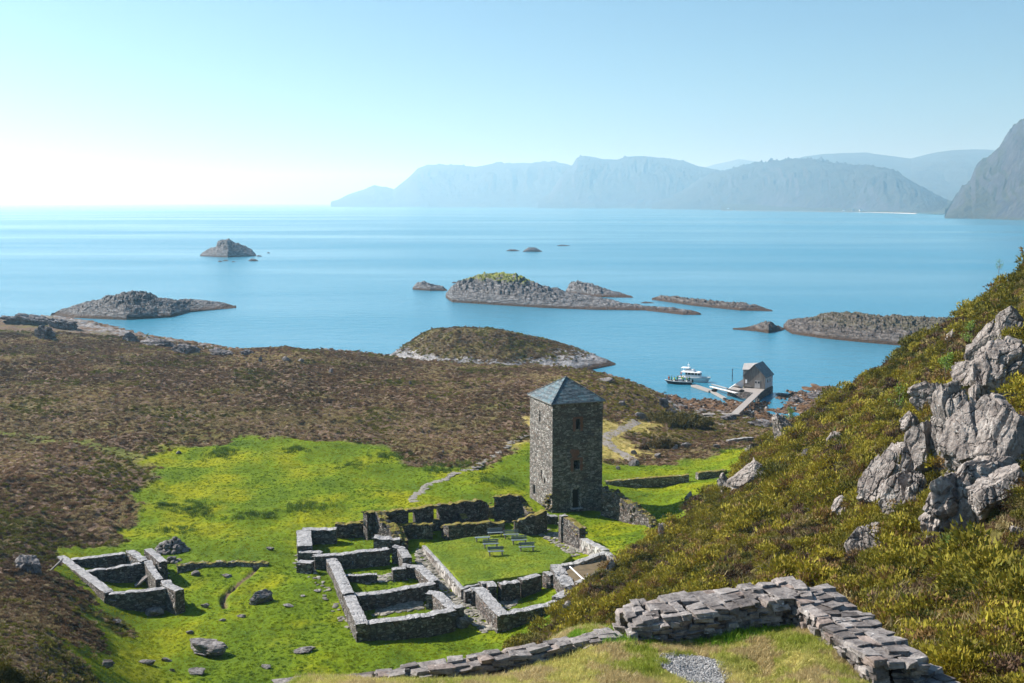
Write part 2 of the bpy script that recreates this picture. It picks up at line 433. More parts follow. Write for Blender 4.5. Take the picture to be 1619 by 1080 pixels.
MEADOW = plan([(240,732),(300,718),(340,712),(390,703),(470,705),(560,715),(640,732),(700,744),(735,746),(800,722),(845,706),(960,722),(1010,722),(1060,716),(1110,706),(1160,700),(1215,688),(1260,730),(1180,800),(1050,900),(900,1040),(860,1150),(120,1190),(150,1080),(168,1010),(150,968),(112,930),(80,880),(150,868),(195,850),(225,790)])
DRY = plan([(838,672),(838,712),(800,722),(850,725),(955,735),(1010,728),(1045,716),(1020,700),(1000,690),(1030,672),(1045,655),(1000,650),(960,665),(950,672)], 9.8)
COURSE = [P(*a)[:2] for a in [(408,893,11),(405,903,11),(380,920,11),(362,932,11),(352,945,11),(356,957,11)]]
HILLP = [(-8,84),(-1,92),(4,101),(11,113),(19,128),(29,147),(37,168),(44,184),(60,196),(90,210),(140,160),(140,30),(60,-20),(9,15),(9.3,19),(8,24.5),(2,24.3),(-7,22),(-20,22),(-40,40),(-60,40),(-60,62),(-36,62),(-16,76)]
TERR = [(-7.5,19.7),(-7,8),(9,8),(7.6,18.5),(6.2,23.0),(1.9,22.6)]
TRACK = [P(*a)[:2] for a in [(-60,688,13),(60,694,13),(130,703,13),(190,716,12.6),(235,735,12)]]

def covers(x, y):
    wob = fbm(x / 8, y / 10, 3, 5) * 3.4 + fbm(x / 1.8, y / 1.8, 2, 8) * .8
    mead = sstep(-1.2, 1.0, poly_sd(x, y, MEADOW) + wob)
    dry = sstep(-1.5, 2.0, poly_sd(x, y, DRY) + wob)
    hill = sstep(-1.0, .8, poly_sd(x, y, HILLP) + wob * .6)
    terr = sstep(-.3, .3, poly_sd(x, y, TERR))
    tr = sstep(2.8, 1.2, line_d(x, y, TRACK) + wob * .25)
    mead = np.maximum(mead * (1 - hill), tr * .5) * (1 - .95 * sstep(.36, .16, line_d(x, y, COURSE)))
    return mead, dry * (1 - hill), hill * (1 - terr), terr

def land_h(x, y, cov=None):
    x = np.atleast_1d(np.asarray(x, float)); y = np.atleast_1d(np.asarray(y, float))
    z = base_h(x, y)
    mead, dry, hill, terr = covers(x, y) if cov is None else cov
    flat = np.clip(mead + dry + terr, 0, 1)
    heath = np.clip(1 - flat - hill, 0, 1)
    shore = sstep(4.0, 1.5, z) * (1 - flat)
    r = np.sqrt(x * x + y * y)
    hummock = fbm(x / 9, y / 9, 2, 21) * .5 + fbm(x / 2.6, y / 2.6, 3, 22) * .38
    z = z + heath * (1 - shore) * hummock * sstep(60, 110, r)
    z = z + mead * (fbm(x / 9, y / 9, 4, 23) * .34 + fbm(x / 1.3, y / 1.3, 2, 28) * .05)
    z = z + dry * (fbm(x / 5, y / 5, 3, 24) * .2)
    z = z + hill * (fbm(x / 5, y / 5, 4, 25) * .9 * sstep(20, 60, r) + fbm(x / 1.9, y / 2.4, 3, 72) * .45 * sstep(20, 45, r))
    z = z + terr * fbm(x / .8, y / .8, 3, 27) * .04
    # shore rock: tilted slabs and clefts
    q = ridged(x / 7 + y / 11, y / 14 - x / 20, 4, 30)
    tid = sstep(2.4, 1.2, z) * sstep(30, 42, x) * sstep(220, 230, y)
    z = z + shore * (1 - .85 * tid) * (q * .65 + fbm(x / 1.6, y / 3.5, 3, 31) * .5) * sstep(-3.5, .5, z)
    z = z + tid * (fbm(x / 4.0, y / 7.0, 4, 33) * .55)
    # water course cut in the meadow
    dc = line_d(x, y, COURSE)
    z = z - .45 * sstep(.42, .12, dc)
    return np.maximum(z, -4.5)

def hit(u, v, d0=14, d1=600):
    D = np.exp(np.linspace(math.log(d0), math.log(d1), 1500))
    d = ray(u, v); t = D / d[1]
    x = d[0] * t; z = CAMZ + d[2] * t
    h = land_h(x, D)
    i = int(np.argmax(h > z))
    if i == 0: return P(u, v, 0)
    a, b = D[i-1], D[i]
    D2 = np.linspace(a, b, 12); t = D2 / d[1]; h2 = land_h(d[0] * t, D2); z2 = CAMZ + d[2] * t
    j = int(np.argmax(h2 >= z2)); 
    return (d[0] * t[j], D2[j], h2[j])

def gz(x, y): return float(land_h([x], [y])[0])

# ------------------------------------------------------------------ ground sheet
def ground_mat():
    m = NT('moor_and_meadow_ground'); p = m.pos()
    at = m.attr('cover'); s = m.n('ShaderNodeSeparateColor'); m.l(at.outputs['Color'], s.inputs[0])
    rk = m.attr('rocky').outputs['Fac']
    big = m.noise(p, .045, 4, .6); mid = m.noise(p, .35, 5, .65); fine = m.noise(p, 2.2, 5, .7); vf = m.noise(p, 7, 3, .7)
    heath = m.ramp(fine, [(.3, (.045, .03, .022)), (.48, (.12, .08, .055)), (.62, (.21, .15, .105)), (.78, (.34, .27, .2))])
    olive = m.ramp(fine, [(.3, (.05, .05, .012)), (.55, (.13, .12, .03)), (.75, (.24, .23, .07))])
    heath = m.mix(m.ramp(m.noise(p, .09, 5, .65), [(.5, 0.0), (.64, .75)]), heath, olive)
    mg = m.ramp(m.noise(p, .11, 5, .6), [(.34, (.07, .125, .005)), (.5, (.125, .19, .005)), (.64, (.235, .25, .004))])
    mg = m.mix(m.ramp(mid, [(.3, .5), (.5, 0.0)]), mg, (.05, .09, .01))
    mg = m.mix(m.ramp(fine, [(.32, .45), (.5, 0.0)]), mg, (.045, .07, .01))
    mg = m.mix(m.ramp(vf, [(.5, 0.0), (.75, .3)]), mg, (.24, .25, .03))
    dg = m.ramp(m.noise(p, .5, 5, .65), [(.3, (.16, .18, .02)), (.5, (.36, .29, .09)), (.7, (.48, .38, .16))])
    hg = m.ramp(fine, [(.3, (.05, .04, .015)), (.5, (.1, .09, .025)), (.72, (.2, .18, .06))])
    hg = m.mix(m.ramp(m.noise(p, .25, 4), [(.52, 0.0), (.6, .7)]), hg, (.13, .075, .045))
    tg = m.ramp(m.noise(p, 3, 6, .7), [(.3, (.13, .15, .02)), (.5, (.26, .25, .06)), (.7, (.4, .34, .14))])
    col = m.mix(s.outputs[1], heath, dg)
    col = m.mix(s.outputs[0], col, mg)
    col = m.mix(s.outputs[2], col, hg)
    col = m.mix(m.attr('terr').outputs['Fac'], col, tg)
    z = m.n('ShaderNodeSeparateXYZ'); m.l(p, z.inputs[0])
    rc = m.ramp(m.noise(p, .8, 7, .7), [(.3, (.06, .057, .06)), (.5, (.2, .195, .2)), (.68, (.42, .41, .41))])
    weed = m.ramp(m.noise(p, .5, 5, .7), [(.3, (.04, .025, .015)), (.5, (.12, .065, .03)), (.66, (.2, .17, .15))])
    zz = m.math('ADD', z.outputs[2], m.math('MULTIPLY', m.noise(p, .3, 3), 1.0))
    tide = m.ramp(m.math('MULTIPLY', zz, .25), [(.5, 1.0), (.68, 0.0)])
    rc = m.mix(tide, rc, weed)
    col = m.mix(rk, col, rc)
    m.base(col)
    h = m.math('ADD', m.math('MULTIPLY', mid, 1.0), m.math('MULTIPLY', fine, .7))
    h = m.math('ADD', h, m.math('MULTIPLY', vf, .3))
    m.nrm(m.bump(h, .8, .35)); m.rough(.95); m.b.inputs['Specular IOR Level'].default_value = .1
    return m.m

def build_ground():
    NA, NR = 820, 1250
    th = np.linspace(math.radians(-36), math.radians(40), NA)
    r = np.exp(np.linspace(math.log(1.5), math.log(590), NR))
    TH, R = np.meshgrid(th, r)
    x = (np.sin(TH) * R).ravel(); y = (np.cos(TH) * R).ravel()
    # pull the sheet behind the viewer at its near rim
    cov = covers(x, y); z = land_h(x, y, cov)
    V = np.c_[x, y, z]
    # skirt behind the camera so that the viewer stands on ground
    i = np.arange(NR - 1)[:, None] * NA + np.arange(NA - 1)[None]
    F = np.stack([i, i + 1, i + NA + 1, i + NA], -1).reshape(-1, 4)
    zz = z.reshape(NR, NA)
    under = (zz[:-1, :-1] < -4.3) & (zz[1:, :-1] < -4.3) & (zz[1:, 1:] < -4.3) & (zz[:-1, 1:] < -4.3)
    F = F[~under.ravel()]
    me = bpy.data.meshes.new('ground')
    me.vertices.add(len(V)); me.vertices.foreach_set('co', V.ravel())
    me.loops.add(F.size); me.loops.foreach_set('vertex_index', F.ravel().astype(np.int32))
    me.polygons.add(len(F)); me.polygons.foreach_set('loop_start', np.arange(0, F.size, 4, dtype=np.int32)); me.polygons.foreach_set('loop_total', np.full(len(F), 4, np.int32))
    me.polygons.foreach_set('use_smooth', np.ones(len(F), bool))
    me.update(calc_edges=True)
    a = me.color_attributes.new('cover', 'FLOAT_COLOR', 'POINT')
    a.data.foreach_set('color', np.c_[cov[0], cov[1], cov[2], np.ones(len(x))].ravel().astype(np.float32))
    t = me.attributes.new('terr', 'FLOAT', 'POINT'); t.data.foreach_set('value', cov[3].astype(np.float32))
    shore = sstep(3.6, 2.4, z + fbm(x / 4, y / 4, 3, 40) * 1.6) * (1 - cov[0]) * (1 - cov[1]) * (1 - cov[2])
    k = me.attributes.new('rocky', 'FLOAT', 'POINT'); k.data.foreach_set('value', shore.astype(np.float32))
    me.materials.append(ground_mat())
    o = bpy.data.objects.new('ground', me); COL.objects.link(o)
    tag(o, kind='structure')
build_ground()

# ------------------------------------------------------------------ water, sky, haze
def water():
    m = NT('sea_water'); p = m.pos()
    m.base((.035, .19, .29)); m.b.inputs['IOR'].default_value = 1.33; m.b.inputs['Specular IOR Level'].default_value = .5
    streak = m.noise(m.scale(p, (.0005, .0024, 1), (0, 0, .12)), 1.0, 4, .55)
    streak2 = m.noise(m.scale(p, (.0022, .007, 1), (0, 0, -.12)), 1.0, 4, .55)
    st = m.math('ADD', m.math('MULTIPLY', streak, .7), m.math('MULTIPLY', streak2, .3))
    calm = m.ramp(st, [(.42, 1.0), (.56, .35)])
    w1 = m.noise(m.scale(p, (.35, .8, 1), (0, 0, .5)), 1.0, 4, .6)
    w2 = m.noise(m.scale(p, (.08, .16, 1), (0, 0, .3)), 1.0, 3, .5)
    sx = m.n('ShaderNodeSeparateXYZ'); m.l(p, sx.inputs[0])
    far = m.math('ADD', m.math('SUBTRACT', m.math('MULTIPLY', sx.outputs[1], .00013), m.math('MULTIPLY', sx.outputs[0], .00026)), m.math('MULTIPLY', m.math('SUBTRACT', st, .5), 1.6))
    slick = m.ramp(far, [(.22, 1.0), (.62, .12)])
    calm = m.math('MULTIPLY', calm, slick)
    h = m.math('MULTIPLY', m.math('ADD', m.math('MULTIPLY', w1, .5), w2), calm)
    m.nrm(m.bump(h, .9, .55))
    m.rough(m.ramp(st, [(.40, .26), (.58, .17)]))
    # the sheet, inside the haze box
    V = [(-28500, -1500, 0), (28500, -1500, 0), (28500, 29500, 0), (-28500, 29500, 0)]
    o = mesh_obj('sea', V, [[0, 1, 2, 3]], m.m); tag(o, kind='structure')
water()

SUN_EL, SUN_T = math.radians(38), math.radians(20)
sd = Vector((-math.cos(SUN_T) * math.cos(SUN_EL), math.sin(SUN_T) * math.cos(SUN_EL), math.sin(SUN_EL)))
sun = bpy.data.lights.new('sun', 'SUN'); sun.energy = 5.0; sun.angle = math.radians(.53); sun.color = (1, .955, .88)
so = bpy.data.objects.new('sun', sun); COL.objects.link(so); so.rotation_euler = sd.to_track_quat('Z', 'Y').to_euler(); so.location = (-60, 30, 90)

wd = bpy.data.worlds.new('World'); SC.world = wd; wd.use_nodes = True
nt = wd.node_tree; nt.nodes.clear()
wo = nt.nodes.new('ShaderNodeOutputWorld'); bg = nt.nodes.new('ShaderNodeBackground'); sk = nt.nodes.new('ShaderNodeTexSky')
sk.sky_type = 'NISHITA'; sk.sun_disc = False; sk.sun_elevation = SUN_EL
sk.sun_rotation = math.atan2(sd.x, sd.y); sk.altitude = 0; sk.air_density = 1.0; sk.dust_density = 1.2; sk.ozone_density = 1.0
hs = nt.nodes.new('ShaderNodeMix'); hs.data_type = 'RGBA'; hs.blend_type = 'MULTIPLY'; hs.inputs[0].default_value = 1.0; hs.inputs[7].default_value = (.70, .94, 1.10, 1)
nt.links.new(sk.outputs[0], hs.inputs[6]); nt.links.new(hs.outputs[2], bg.inputs[0]); nt.links.new(bg.outputs[0], wo.inputs[0])
bg.inputs[1].default_value = .058

def haze():
    o = mesh_obj('haze', [(x, y, z) for z in (-6, 760) for x, y in ((-29000, -2000), (29000, -2000), (29000, 30000), (-29000, 30000))],
                 [[0, 3, 2, 1], [4, 5, 6, 7], [0, 1, 5, 4], [1, 2, 6, 5], [2, 3, 7, 6], [3, 0, 4, 7]], None)
    mt = bpy.data.materials.new('sea_haze'); mt.use_nodes = True; t = mt.node_tree; t.nodes.clear()
    ou = t.nodes.new('ShaderNodeOutputMaterial'); pv = t.nodes.new('ShaderNodeVolumePrincipled')
    pv.inputs['Color'].default_value = (.42, .75, 1, 1); pv.inputs['Absorption Color'].default_value = (1, 1, 1, 1); pv.inputs['Density'].default_value = 1.2e-4; pv.inputs['Anisotropy'].default_value = .35
    t.links.new(pv.outputs[0], ou.inputs['Volume']); o.data.materials.append(mt)
    tag(o, kind='stuff')
haze()

# ------------------------------------------------------------------ islands and mountains
def interp(pts, u):
    pts = sorted(pts); return np.interp(u, [p[0] for p in pts], [p[1] for p in pts])

def landmass(name, crest, base, depth_near, depth_far, mat, nu, nr, namp, nscale, prof=.75, label=None, cat=None, seed=0, bottom=-2.0, veg=None, kind='structure', stretch=1.0, hold=.75, gully=0, group=None):
    """a hill or islet: waterline (u,v), crest line (u,v); depth from waterline to crest and on to the far shore (m, or a function of height)"""
    us = np.linspace(crest[0][0], crest[-1][0], nu)
    vb = interp(base, us); vc = interp(crest, us)
    front = np.array([P(u, v, 0) for u, v in zip(us, vb)])
    ht = np.zeros(nu); cx = np.zeros((nu, 2))
    e = np.minimum(1, np.minimum(us - us[0], us[-1] - us) / (0.12 * (us[-1] - us[0])))
    wn = depth_near * (.25 + .75 * np.sqrt(np.clip(e, 0, 1)))
    if hold < .9:
        app = np.maximum(vb - vc, .4) * front[:, 1] / FPX; wn = np.minimum(wn, .5 * app * front[:, 1] / CAMZ + .4)
    for i in range(nu):
        D = front[i, 1] + wn[i]
        c = PD(us[i], vc[i], D); ht[i] = max(c[2], 0.0); cx[i] = c[:2]
    fx = front[:, :2]
    s = np.linspace(-.12, 1 + depth_far / depth_near, nr)
    dirv = (cx - fx)
    X = fx[:, None, 0] + dirv[:, None, 0] * s[None]
    Y = fx[:, None, 1] + dirv[:, None, 1] * s[None]
    up = np.clip(s, 0, 1) ** prof
    dn = 1 - np.clip((s - 1) / max(s[-1] - 1, 1e-6), 0, 1) ** 1.6
    pr = np.where(s < 1, up, dn)
    Z = ht[:, None] * pr[None]
    xr, yr = X / nscale, Y / nscale
    env = np.clip(pr, 0, 1)[None] * (1 - hold * np.exp(-((s[None] - 1) / (.12 if hold < .9 else .4)) ** 2))
    amp = namp * np.clip(ht / max(ht.max(), 1e-6), 0.25, 1)[:, None]
    N = ridged(xr + yr * .4, (yr - xr * .3) / stretch, 5, seed + 3) * .45 + fbm(xr * 2.7, yr * 2.7, 5, seed + 9) * .6
    if gully:
        uu = (us / gully)[:, None] + .6 * s[None] + fbm(xr, yr, 2, seed + 2) * .5
        N = N + (ridged(uu, s[None] * 1.2 + uu * .15, 4, seed + 5) - .8) * .5
    if hold < .9:
        fl = np.c_[X.ravel() / 2.2, Y.ravel() / 4.5, Z.ravel() / 1.5]
        bk = 1 - .88 * sstep(2.0, 3.6, Z) if veg else 1.0
        N = N * .8 + bk * blockn(fl, .8, .5, .9, seed).reshape(X.shape) * .75 + bk * blockn(fl * 2.3, .8, .5, .9, seed + 5).reshape(X.shape) * .3
    Z = Z + amp * N * env
    low = np.minimum(1, (s + .12) / .12) ; 
    Z = np.where(s[None] < 0, bottom * (-s[None] / .12), Z)
    Z = np.where(s[None] > s[-1] - .02, bottom, Z)
    Z[0, :] = bottom; Z[-1, :] = bottom
    V = np.stack([X, Y, Z], -1).reshape(-1, 3)
    i = np.arange(nu - 1)[:, None] * nr + np.arange(nr - 1)[None]
    F = np.stack([i, i + nr, i + nr + 1, i + 1], -1).reshape(-1, 4)
    o = mesh_obj(name, V, F, mat, smooth=True)
    tag(o, label, cat, group, kind)
    return o, us

def mountain_mat(name, rockc, grassc, sc):
    m = NT(name); p = m.pos()
    g = m.n('ShaderNodeNewGeometry'); nz = m.n('ShaderNodeSeparateXYZ'); m.l(g.outputs['Normal'], nz.inputs[0])
    n = m.noise(p, .006 * sc, 8, .65); n2 = m.noise(m.scale(p, (1, 1, .35)), .02 * sc, 7, .7)
    rk = m.ramp(n2, [(.3, tuple(x * .35 for x in rockc)), (.5, rockc), (.7, tuple(min(.7, x * 1.9) for x in rockc))])
    gr = m.ramp(n, [(.3, tuple(x * .6 for x in grassc)), (.7, tuple(x * 1.5 for x in grassc))])
    f = m.math('ADD', nz.outputs[2], m.math('MULTIPLY', m.math('SUBTRACT', n2, .5), .7))
    m.base(m.mix(m.ramp(f, [(.55, 0.0), (.8, 1.0)]), rk, gr))
    h = m.math('ADD', n2, m.math('MULTIPLY', n, 1.5))
    m.nrm(m.bump(h, 1.0, 55 / sc)); m.rough(.95)
    return m.m
MM = mountain_mat('far_mountain', (.07, .07, .075), (.05, .055, .04), 1.0)
MC = mountain_mat('sea_cliff', (.07, .065, .065), (.06, .06, .03), 2.2)

landmass('mountain', [(522,321),(535,316),(550,308),(575,300),(592,293),(606,296),(622,300),(640,286),(660,267),(675,262),(700,261),(730,262),(752,265),(772,261),(800,259),(850,258),(880,257),(905,262),(960,275),(1010,300)],
         [(522,327.3),(1010,328.3)], 1500, 3000, MM, 420, 90, 90, 900, .62, seed=50, gully=30, hold=.9, label='pale hazy headland at the far end of the mountain range')
landmass('mountain', [(850,318),(870,305),(890,275),(905,262),(913,250),(925,247),(940,250),(955,253),(975,253),(990,249),(1010,247),(1030,248),(1050,251),(1080,255),(1100,262),(1120,267),(1150,272),(1200,280),(1260,300)],
         [(850,329),(1260,330.2)], 1100, 2500, MM, 380, 100, 75, 700, .55, seed=60, gully=20, hold=.9, label='steep hazy mountain with a notched summit in mid range')
landmass('mountain', [(1080,285),(1110,266),(1130,260),(1150,256),(1168,251),(1185,254),(1205,256),(1240,258),(1280,262),(1330,280)],
         [(1080,326),(1330,326)], 2500, 2500, MM, 160, 60, 60, 900, .8, seed=64, hold=.94, label='small distant blue peaks showing between two nearer mountains')
landmass('mountain', [(1160,300),(1200,275),(1240,257),(1270,248),(1300,244),(1340,242),(1370,242),(1410,247),(1440,251),(1465,244),(1500,238),(1540,236),(1570,237),(1640,240),(1750,245),(1850,270)],
         [(1160,331),(1850,331)], 3300, 4000, MM, 380, 110, 90, 1100, .9, seed=68, gully=60, hold=.94, label='broad rounded moorland mountains behind the coastal hill')
landmass('mountain', [(1030,326),(1060,312),(1090,296),(1120,279),(1150,270),(1175,264),(1200,258),(1230,254),(1262,251),(1290,254),(1310,258),(1350,261),(1390,265),(1410,269),(1430,279),(1450,292),(1475,306),(1500,318),(1530,326),(1560,330)],
         [(1030,330.6),(1200,332.4),(1350,335),(1480,339),(1560,341)], 900, 2500, MM, 480, 120, 62, 480, .8, seed=72, gully=20, hold=.965, label='long ribbed mountain above the far coastal hamlet')
landmass('mountain', [(1493,345),(1500,334),(1512,318),(1524,300),(1535,288),(1542,270),(1550,262),(1563,252),(1577,236),(1590,226),(1600,208),(1610,196),(1619,189),(1650,165),(1720,120),(1900,70),(2050,60)],
         [(1493,345.5),(1560,346.5),(1619,348),(2050,352)], 700, 1500, MC, 520, 200, 120, 260, .8, seed=80, gully=30, hold=.9, label='dark steep sea cliff closing the view')
# coastal plain with hamlet
def plain_h(x, y): return 12 + 6 * pn(x / 300, y / 300, 3)
pl = [P(1140,333,0), P(1260,334,0), P(1370,336,0), P(1450,338.2,0), P(1500,340.5,0), P(1560,341,0)]
plb = [PD(u, 326, a[1] + 1100) for u, a in zip((1140,1260,1370,1450,1500,1560), pl)]
def coastal():
    V = []; F = []
    n1, n2 = 120, 14
    for i in range(n1):
        t = i / (n1 - 1) * 5; k = min(4, int(t)); f = t - k
        a = np.array(pl[k]) * (1 - f) + np.array(pl[k+1]) * f
        b = np.array(plb[k]) * (1 - f) + np.array(plb[k+1]) * f
        for j in range(n2):
            s = j / (n2 - 1); q = a * (1 - s) + b * s
            V.append((q[0], q[1], -1 if j == 0 else 3 + 55 * s + 6 * float(pn(q[0] / 90, q[1] / 90, 5))))
    for i in range(n1 - 1):
        for j in range(n2 - 1):
            q = i * n2 + j; F.append([q, q + n2, q + n2 + 1, q + 1])
    o = mesh_obj('coastal_plain', V, F, mountain_mat('coast_fields', (.08, .08, .07), (.06, .07, .035), 3), smooth=True); tag(o, kind='structure')
    # pale beach strip
    V = []; F = []
    for i in range(n1):
        t = i / (n1 - 1) * 5; k = min(4, int(t)); f = t - k
        a = np.array(pl[k]) * (1 - f) + np.array(pl[k+1]) * f
        w = 12 * sstep(1.5, 4, t)
        V += [(a[0], a[1] - 6, .3), (a[0], a[1] + 14 + w, .8 + 2.4 * sstep(1.5, 3.5, t))]
    F = [[2*i, 2*i+2, 2*i+3, 2*i+1] for i in range(n1 - 1)]
    o = mesh_obj('beach', V, F, plain('pale_sand', (.5, .48, .43), 1, .1, .05)); tag(o, kind='structure')
coastal()
def far_house():
    hs_ = [(1152,332,0),(1162,333,1),(1337,334,0),(1351,334,1),(1362,333,0),(1405,330,1),(1422,328,0),(1436,329,0),(1440,329,1),(1448,327,0),(1452,326,0),(1462,327,1),(1400,332,0)]
    lab = ['lone white cottage at the west end of the far shore', 'grey cottage just right of the lone white one on the far shore', 'first white house of the trio at mid shore', 'dark walled house between two white ones at mid shore', 'third house of the trio at mid shore',
           'dark walled house at the left edge of the far hamlet', 'highest white house in the left of the hamlet', 'left one of two adjoining white houses in the hamlet', 'dark house beside the adjoining white houses', 'white house uphill in the middle of the hamlet', 'topmost white house of the hamlet', 'rightmost house of the hamlet near the cliff', 'white waterside house below the hamlet']
    rn = random.Random(3)
    for (u, v, k), L in zip(hs_, lab):
        # walk along the ray until it meets the plain
        t = (u - 1140) / 420 * 5 if False else None
        us = np.array([1140,1260,1370,1450,1500,1560]); a = np.array([np.interp(u, us, [p[i] for p in pl]) for i in range(3)]); b = np.array([np.interp(u, us, [p[i] for p in plb]) for i in range(3)])
        best = None
        for s in np.linspace(.05, .95, 60):
            q = a * (1 - s) + b * s; z = 3 + 55 * s + 6 * float(pn(q[0] / 90, q[1] / 90, 5))
            pv = proj(q[0], q[1], z)[1]
            if best is None or abs(pv - v) < best[0]: best = (abs(pv - v), q[0], q[1], z)
        _, x, y, z = best
        w, d, h = rn.uniform(11, 17), 9, rn.uniform(5, 7); rz = rn.uniform(-.4, .4)
        r = empty('house', (x, y, z - 1), L, 'house', 'houses of the far hamlet')
        m1 = MB(); m1.box((x, y, z + h / 2 - 1), (w, d, h), rz); m1.build('wall', MAT['whitepaint'] if k == 0 else MAT['greywood'], r)
        m2 = MB(); ca, sa = math.cos(rz), math.sin(rz)
        q = [(-w/2-.4, -d/2-.5, 0), (w/2+.4, -d/2-.5, 0), (w/2+.4, d/2+.5, 0), (-w/2-.4, d/2+.5, 0), (-w/2-.4, 0, 3.4), (w/2+.4, 0, 3.4)]
        m2.add([(x + a_*ca - b_*sa, y + a_*sa + b_*ca, z - .95 + h + c_) for a_, b_, c_ in q], [[0,1,5,4],[2,3,4,5],[0,4,3],[1,2,5],[3,2,1,0]])
        m2.build('roof', MAT['slate'], r)
far_house()

def islet_mat(name, base, vegc, vz, vamt):
    m = NT(name); p = m.pos()
    z = m.n('ShaderNodeSeparateXYZ'); m.l(p, z.inputs[0])
    g = m.n('ShaderNodeNewGeometry'); nz = m.n('ShaderNodeSeparateXYZ'); m.l(g.outputs['Normal'], nz.inputs[0])
    n1 = m.noise(p, .35, 8, .7); n2 = m.noise(p, 1.6, 6, .7)
    st = m.noise(m.scale(p, (.3, .12, 1.6), (.3, .5, .2)), 1.3, 6, .65)
    a, b, c = base
    col = m.ramp(st, [(.3, a), (.48, b), (.66, c)])
    col = m.mix(m.ramp(n2, [(.3, .7), (.48, 0.0)]), col, (.04, .038, .04))
    zz = m.math('ADD', z.outputs[2], m.math('MULTIPLY', m.math('SUBTRACT', n1, .5), 2.0))
    tide = m.ramp(m.math('MULTIPLY', zz, .2), [(.16, 1.0), (.3, 0.0)])
    col = m.mix(tide, col, m.mix(n2, (.02, .015, .012), (.11, .065, .04)))
    if vamt:
        vz_ = m.math('SUBTRACT', m.math('ADD', z.outputs[2], m.math('MULTIPLY', m.math('SUBTRACT', n1, .5), 9)), vz)
        f = m.math('MULTIPLY', m.ramp(vz_, [(0.0, 0.0), (.6, vamt)]), m.ramp(nz.outputs[2], [(.5, 0.0), (.75, 1.0)]))
        v1, v2, v3 = vegc
        col = m.mix(f, col, m.mix(m.ramp(m.noise(p, .12, 4), [(.45, 0.0), (.6, 1.0)]), m.ramp(n2, [(.3, v1), (.7, v2)]), v3))
    m.base(col)
    h = m.math('ADD', m.math('MULTIPLY', st, 1.3), m.math('ADD', n1, m.math('MULTIPLY', n2, .5)))
    m.nrm(m.bump(h, 1.0, .9)); m.rough(.85)
    return m.m
RB = ((.03, .03, .033), (.105, .104, .108), (.29, .285, .29))
IM = islet_mat('islet_rock', RB, None, 0, 0)
IMB = islet_mat('islet_rock_brown', ((.03, .025, .022), (.09, .077, .07), (.22, .2, .185)), ((.07, .06, .02), (.12, .1, .03), (.1, .1, .02)), 4.0, .35)
IMG = islet_mat('islet_rock_green_top', RB, ((.1, .11, .02), (.17, .19, .03), (.24, .27, .04)), 10.2, 1.0)
IMH = islet_mat('islet_rock_heath_top', ((.07, .066, .07), (.24, .235, .24), (.5, .49, .5)), ((.035, .026, .014), (.12, .078, .042), (.12, .095, .03)), 3.4, 1.0)

L = landmass
G_ = 'skerries off the shore'
ISL, _u = L('island', [(598,573),(620,560),(645,545),(668,529),(685,522),(720,519),(760,520),(800,524),(850,536),(880,543),(910,552),(940,562),(960,569),(974,575)],
  [(598,576),(640,584),(720,592),(800,597),(900,592),(974,577)], 30, 26, IMH, 420, 150, 1.3, 8, .62, seed=100, hold=.7, veg=1, label='large heather topped island with pale rock shore behind the moor')
L('skerry', [(704,466),(712,455),(725,446),(745,440),(765,435),(800,434),(825,440),(850,449),(880,458),(895,462),(920,466),(950,472),(985,479),(1020,484),(1060,487),(1085,490),(1109,496)],
  [(704,470),(715,478),(780,482),(860,487),(940,490),(1020,491),(1080,498),(1109,498)], 34, 22, IMG, 420, 120, 3.0, 11, .5, seed=110, hold=.55, label='long rocky island with a green grass top in mid bay')
L('skerry', [(893,462),(900,450),(912,445),(930,449),(955,457),(980,463),(1001,470)], [(893,464),(950,470),(1001,471)], 16, 14, IM, 200, 60, 2.0, 8, .6, seed=118, label='grey rock hump behind the long green topped island')
L('skerry', [(1030,472),(1045,468),(1070,470),(1100,474),(1140,478),(1170,480),(1195,484),(1222,491)], [(1030,474),(1100,484),(1170,491),(1222,492.5)], 9, 10, IMB, 240, 50, 1.4, 6, .5, seed=121, label='low narrow skerry right of the green topped island')
L('skerry', [(652,455),(660,447),(670,446),(685,450),(700,453),(707,459)], [(652,458),(680,460),(707,460)], 9, 9, IM, 110, 44, 1.5, 6, .5, seed=124, label='small dark rock left of the green topped island')
L('skerry', [(80,498),(100,489),(130,481),(160,474),(185,467),(210,463),(235,466),(250,472),(270,476),(300,474),(330,476),(355,480),(374,485)],
  [(80,499),(120,503),(200,506),(270,502),(300,494),(374,487)], 24, 18, IM, 420, 110, 2.6, 10, .55, seed=130, hold=.55, label='rugged grey island near the left shore')
L('skerry', [(316,404),(322,398),(332,393),(341,391),(344,383),(350,380),(362,380),(372,384),(386,389),(398,395),(405,403)], [(316,405),(360,407),(405,405)], 30, 30, IM, 240, 80, 3.0, 10, .45, seed=134, hold=.75, label='tall lone rock island far out on the left')
